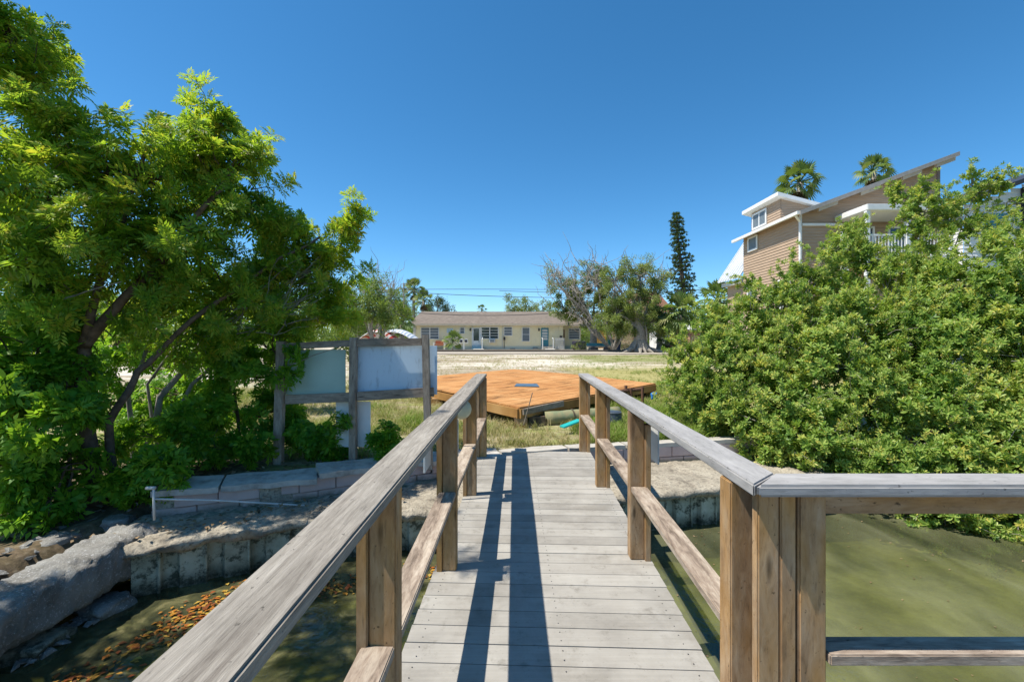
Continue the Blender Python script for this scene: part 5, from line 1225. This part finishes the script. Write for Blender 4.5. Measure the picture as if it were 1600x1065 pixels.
# bare branch haze of the two trees
def bare(name, label, px, Z, tips, n=120, r=.03):
    root = thing(name, label, 'tree', G(px, Z)); mb = MB()
    for i in range(n):
        c_, rr_ = random.choice(tips); a_ = c_+Vector([random.gauss(0, .45)*rr_ for _ in range(3)]); b_ = a_+Vector([random.gauss(0, .55)*rr_ for _ in range(3)])+Vector((0, 0, .35*rr_))
        mb.tube(wob(a_, b_, .25, 5), [r*(1-.75*k_/5) for k_ in range(6)], 4, False)
    b_ = G(px, Z)
    for c_, rr_ in tips: mb.tube(wob(b_, c_, .12, 8), [.16*(1-.7*k_/8) for k_ in range(9)], 6)
    mb.build('branches', M['bark_grey'], root); return root
tp_ = lambda px, py, Z, r: (P(px, py, Z), r*Z/FPX)
bare('bare_tree', 'leafless pale grey tree tangled between the two old trees', 958, 43.5, [tp_(868, 435, 43.5, 24), tp_(895, 455, 43.5, 30), tp_(930, 430, 43.5, 30), tp_(960, 455, 43.5, 30), tp_(985, 450, 43.5, 34), tp_(1020, 445, 43.5, 26), tp_(905, 490, 43.5, 24), tp_(1000, 490, 43.5, 24)], 520, .035)
bare('bare_tree', 'leafless pale tree behind the left foliage near the red canopy', 592, 32, [tp_(590, 450, 32, 28), tp_(612, 455, 32, 20), tp_(570, 460, 32, 24), tp_(600, 480, 32, 24)], 230, .022)
far_tree('background_tree', 'green tree between the left foliage and the red canopy', 580, 26, [B(585, 480, 26, 28), B(560, 490, 26, 26), B(545, 460, 26, 24, .8), B(575, 455, 26, 16, .6), B(600, 500, 26, 18, .8), B(610, 465, 27, 16, .5), B(625, 490, 27, 16, .6), B(590, 440, 27, 13, .4)], dens=230, sc=.5, trunk_r=.12, tr=.03, clumps=16)
far_tree('background_tree', 'grey-green tree behind the tallest palm', 625, 66, [B(620, 472, 66, 20), B(640, 485, 66, 18), B(605, 485, 66, 18)], dens=40, sc=.8, trunk_r=.2)
far_tree('background_tree', 'dark conical tree behind the left end of the brown roof', 684, 68, [B(684, 480, 68, 14), B(684, 470, 68, 7), B(700, 486, 68, 10), B(668, 485, 68, 12)], 'pine', dens=50, sc=.8, trunk_r=.2)
far_tree('background_tree', 'bright green tree above the middle of the brown roof', 812, 66, [B(808, 480, 66, 14), B(822, 478, 66, 12), B(835, 482, 66, 10), B(798, 484, 66, 8), B(795, 466, 66, 5, .8)], 'leaf_ficus', dens=50, sc=.8, trunk_r=.2)
far_tree('background_tree', 'pale green tree showing over the right part of the brown roof', 848, 62, [B(848, 480, 62, 12, .7), B(860, 482, 62, 12, .8)], 'leaf_ficus', dens=40, sc=.8, trunk_r=.2)
for i, (px, Z, h, lb) in enumerate(((600, 60, 28, 'green hedge mass behind the striped canopies'), (950, 60, 26, 'green tree mass behind the orange fence'), (1010, 66, 34, 'dark green tree behind the buttressed tree'),
        (1090, 50, 26, 'green tree behind the mangroves right of the pine'), (560, 44, 30, 'green tree behind the notice board, far across the lot'), (470, 40, 40, 'green tree far behind the left foliage'), (340, 40, 46, 'far tree seen between the left trunks'), (200, 42, 46, 'far tree behind the left bank, second from the photo edge'), (60, 42, 50, 'far tree at the left edge of the lot'), (1145, 48, 30, 'green tree below the metal roof wing'), (905, 64, 20, 'green tree behind the annex of the long house'))):
    far_tree('background_tree', lb, px, Z, [B(px, 518-h*.5, Z, h), B(px-h*.9, 522-h*.4, Z, h*.7), B(px+h*.9, 522-h*.4, Z, h*.7), B(px, 530-h*.3, Z, h*.7)], dens=1.0*900/Z*2.2, sc=.8 if Z > 45 else .65, trunk_r=.2, clumps=14, twigs=4)
for i, (px, Z, lb) in enumerate(((1048, 43, 'low green shrub before the distant white shed'), (915, 47.5, 'ivy-like shrub at the corner of the long house annex'), (975, 48, 'green shrub in front of the brown wooden fence'), (1085, 36, 'green shrub at the edge of the lawn by the mangroves'))):
    far_tree('garden_shrub', lb, px, Z, [B(px, 540, Z, 14), B(px-10, 543, Z, 9), B(px+10, 543, Z, 9)], 'leaf_ficus', dens=40, sc=.5, trunk_r=.05, tr=.02, clumps=10, twigs=3, cat='shrub')
# far horizon wood
pos = np.zeros((5200, 3)); ang_ = np.random.uniform(-1.0, 1.0, 5200); dist = np.random.uniform(110, 170, 5200)
pos[:, 0] = np.sin(ang_)*dist; pos[:, 1] = np.cos(ang_)*dist; pos[:, 2] = np.random.uniform(.5, 1, 5200)*np.random.uniform(0, 6, 5200)+.5
tag(scatter_mesh('distant_woods', M['leaf_far'], pos, np.random.normal(0, 1, (5200, 3)), np.full(5200, 3.6), CL, None, tuple(pos.mean(0))), 'low distant band of trees along the horizon', 'woods', kind='stuff')
# ---------------------------------------------------------------- fences, shed, canopies, poles and wires
def fence(x0, x1, y0, y1, h, m, lb, name='wooden_fence'):
    z = land(x0, y0); o = thing(name, lb, 'fence', (x0, y0, z)); n = int(math.hypot(x1-x0, y1-y0)/.16); mb = MB(); rr_ = math.atan2(y1-y0, x1-x0)
    for i in range(n):
        f = i/n; mb.box((x0+(x1-x0)*f, y0+(y1-y0)*f, z+h/2), (.145, .03, h+random.uniform(-.03, .03)), rz=rr_)
    mb.build('pickets', m, o)
    for zz in (.3, h-.3): MB().box(((x0+x1)/2, (y0+y1)/2+.05, z+zz), (math.hypot(x1-x0, y1-y0), .05, .09), rz=rr_).build('crossbar', m, o)
of = wood('orange_fence_wood', (.30, .13, .03), (.46, .24, .06), (.55, .33, .12), fine=8)
fence((925-800)*54/FPX, (948-800)*54/FPX, 54, 54, 2.2, of, 'bright orange wooden fence right of the long house')
fence((958-800)*56/FPX, (992-800)*56/FPX, 56, 56, 2.0, wood('tan_fence_wood', (.24, .17, .10), (.36, .26, .16), (.45, .34, .22), fine=8), 'weathered tan wooden fence behind the wheelie bins')
sh = thing('shed', 'small white shed with a low roof between the big tree and the palm', 'shed', ((1045-800)*58/FPX, 59, .6))
xa, xb = (1026-800)*58/FPX, (1064-800)*58/FPX; MB().bb(xa, xb, 58, 61, .4, CAMZ+.9).build('wall', M['white'], sh); MB().slab((xa-.3, 57.7, CAMZ+.9), (xb+.3, 57.7, CAMZ+.9), (xb+.3, 61.3, CAMZ+1.9), (xa-.3, 61.3, CAMZ+1.9), (0, 0, .1)).build('roof', M['dullwhite'], sh)
rh = thing('red_roof_house', 'distant brown-roofed house glimpsed through the branches of the big tree', 'house', ((1020-800)*75/FPX, 76, .5))
xa, xb = (985-800)*75/FPX, (1050-800)*75/FPX; MB().bb(xa, xb, 75, 82, .4, 6.0).build('wall', M['cream'], rh); mb = MB(); mb.slab((xa-.4, 74.5, 6.0), (xb+.4, 74.5, 6.0), (xb-1, 79, 9.6), (xa+1, 79, 9.6), (0, 0, .15)); mb.slab((xa-.4, 83, 6.0), (xb+.4, 83, 6.0), (xb-1, 79, 9.6), (xa+1, 79, 9.6), (0, 0, .15)); mb.build('roof', plain('red_brown_roof', (.22, .10, .07), .9), rh)
mh = thing('low_house', 'low white-walled house glimpsed behind the mangroves left of the tan house', 'house', ((1100-800)*46/FPX, 47, .5))
xa, xb = (1078-800)*46/FPX, (1135-800)*46/FPX; MB().bb(xa, xb, 46, 52, .3, CAMZ+.9).build('wall', plain('brown_wall', (.33, .19, .14), .9), mh); MB().slab((xa-.4, 45.6, CAMZ+.9), (xb, 45.6, CAMZ+.9), (xb, 49, CAMZ+2), (xa-.4, 49, CAMZ+2), (0, 0, .15)).build('roof', M['dullwhite'], mh)
def canopy(px, Z, w_, m, lb, ribm):
    c = P(px, 514, Z); z = ground(c.x, Z); o = thing('canopy', lb, 'canopy', (c.x, Z, z), group='low canopies beyond the notice board'); mb = MB(); n = 12; k = 5; vs_ = []
    for i in range(n+1):
        for j in range(k+1):
            u = (i/n-.5)*2; v = (j/k-.5)*2; vs_.append((c.x+u*w_, Z+v*1.6, c.z-.75*(u*u)-.25*v*v))
    mb.add(vs_, [(i*(k+1)+j, (i+1)*(k+1)+j, (i+1)*(k+1)+j+1, i*(k+1)+j+1) for i in range(n) for j in range(k)]); mb.build('cover', m, o, smooth=True)
    mb = MB()
    for v in (-1, 1): mb.tube([(c.x+u*w_, Z+v*1.62, c.z-.75*u*u-.24) for u in [(-1+i/6) for i in range(13)]], .03, 6)
    for u in (-.95, .95):
        for v in (-1, 1): mb.tube([(c.x+u*w_, Z+v*1.6, z), (c.x+u*w_, Z+v*1.6, c.z-.95)], .03, 6)
    mb.build('frame', ribm, o)
t = NT('red_stripe'); w_ = t.node('ShaderNodeTexWave', wave_type='BANDS', bands_direction='X'); w_.inputs['Scale'].default_value = 1.1; t.put(w_.inputs['Vector'], t.tc.outputs['Object'])
M['stripe'] = t.done(t.ramp(w_.outputs['Fac'], [(.45, (.50, .07, .05)), (.55, (.65, .60, .55))]), .7)
t = NT('blue_stripe'); w_ = t.node('ShaderNodeTexWave', wave_type='BANDS', bands_direction='X'); w_.inputs['Scale'].default_value = 1.3; t.put(w_.inputs['Vector'], t.tc.outputs['Object'])
M['stripe2'] = t.done(t.ramp(w_.outputs['Fac'], [(.35, (.30, .38, .48)), (.5, (.68, .70, .72))]), .7)
canopy(594, 36, 1.3, M['stripe'], 'red and white striped low canopy seen over the notice board', M['white'])
canopy(620, 37, 1.7, M['stripe2'], 'white and blue-grey low canopy right of the red striped one', M['white'])
up_ = thing('utility_pole', 'thin grey utility pole beside the palms left of the long house', 'pole', G(631, 58))
q = G(631, 58); MB().tube([q, P(631, 443, 58)], .10, 8).build('pole', M['bark_grey'], up_); MB().bb(q.x-.7, q.x+.7, 57.95, 58.05, P(0, 451, 58).z, P(0, 451, 58).z+.1).build('crossarm', M['bark_grey'], up_)
q2 = G(1400, 62); up2 = copy_tree(up_); up2.location = q2; up2['label'] = 'grey utility pole hidden behind the tan house'
def wire(a_, b_, sag, lb, r=.03):
    pts = [a_.lerp(b_, i/24)-Vector((0, 0, sag*4*(i/24)*(1-i/24))) for i in range(25)]
    tag(MB().tube(pts, r, 5).build('power_line', M['dark']), lb, 'cable', group='overhead power lines')
wire(P(560, 451, 57), P(1400, 440, 60), 1.6, 'lowest and longest overhead power line, crossing above the house roof', .035)
wire(P(560, 453, 58), P(1400, 470, 58), -.6, 'overhead power line ending lower at the right, above the bushes', .03)
wire(P(780, 454, 56), P(1400, 425, 50), 1.0, 'overhead power line that rises to the right past the pine', .03)
wire(P(630, 487, 48.6), P(905, 486, 48.6), .42, 'dark sagging cable stretched just in front of the long brown roof', .035)
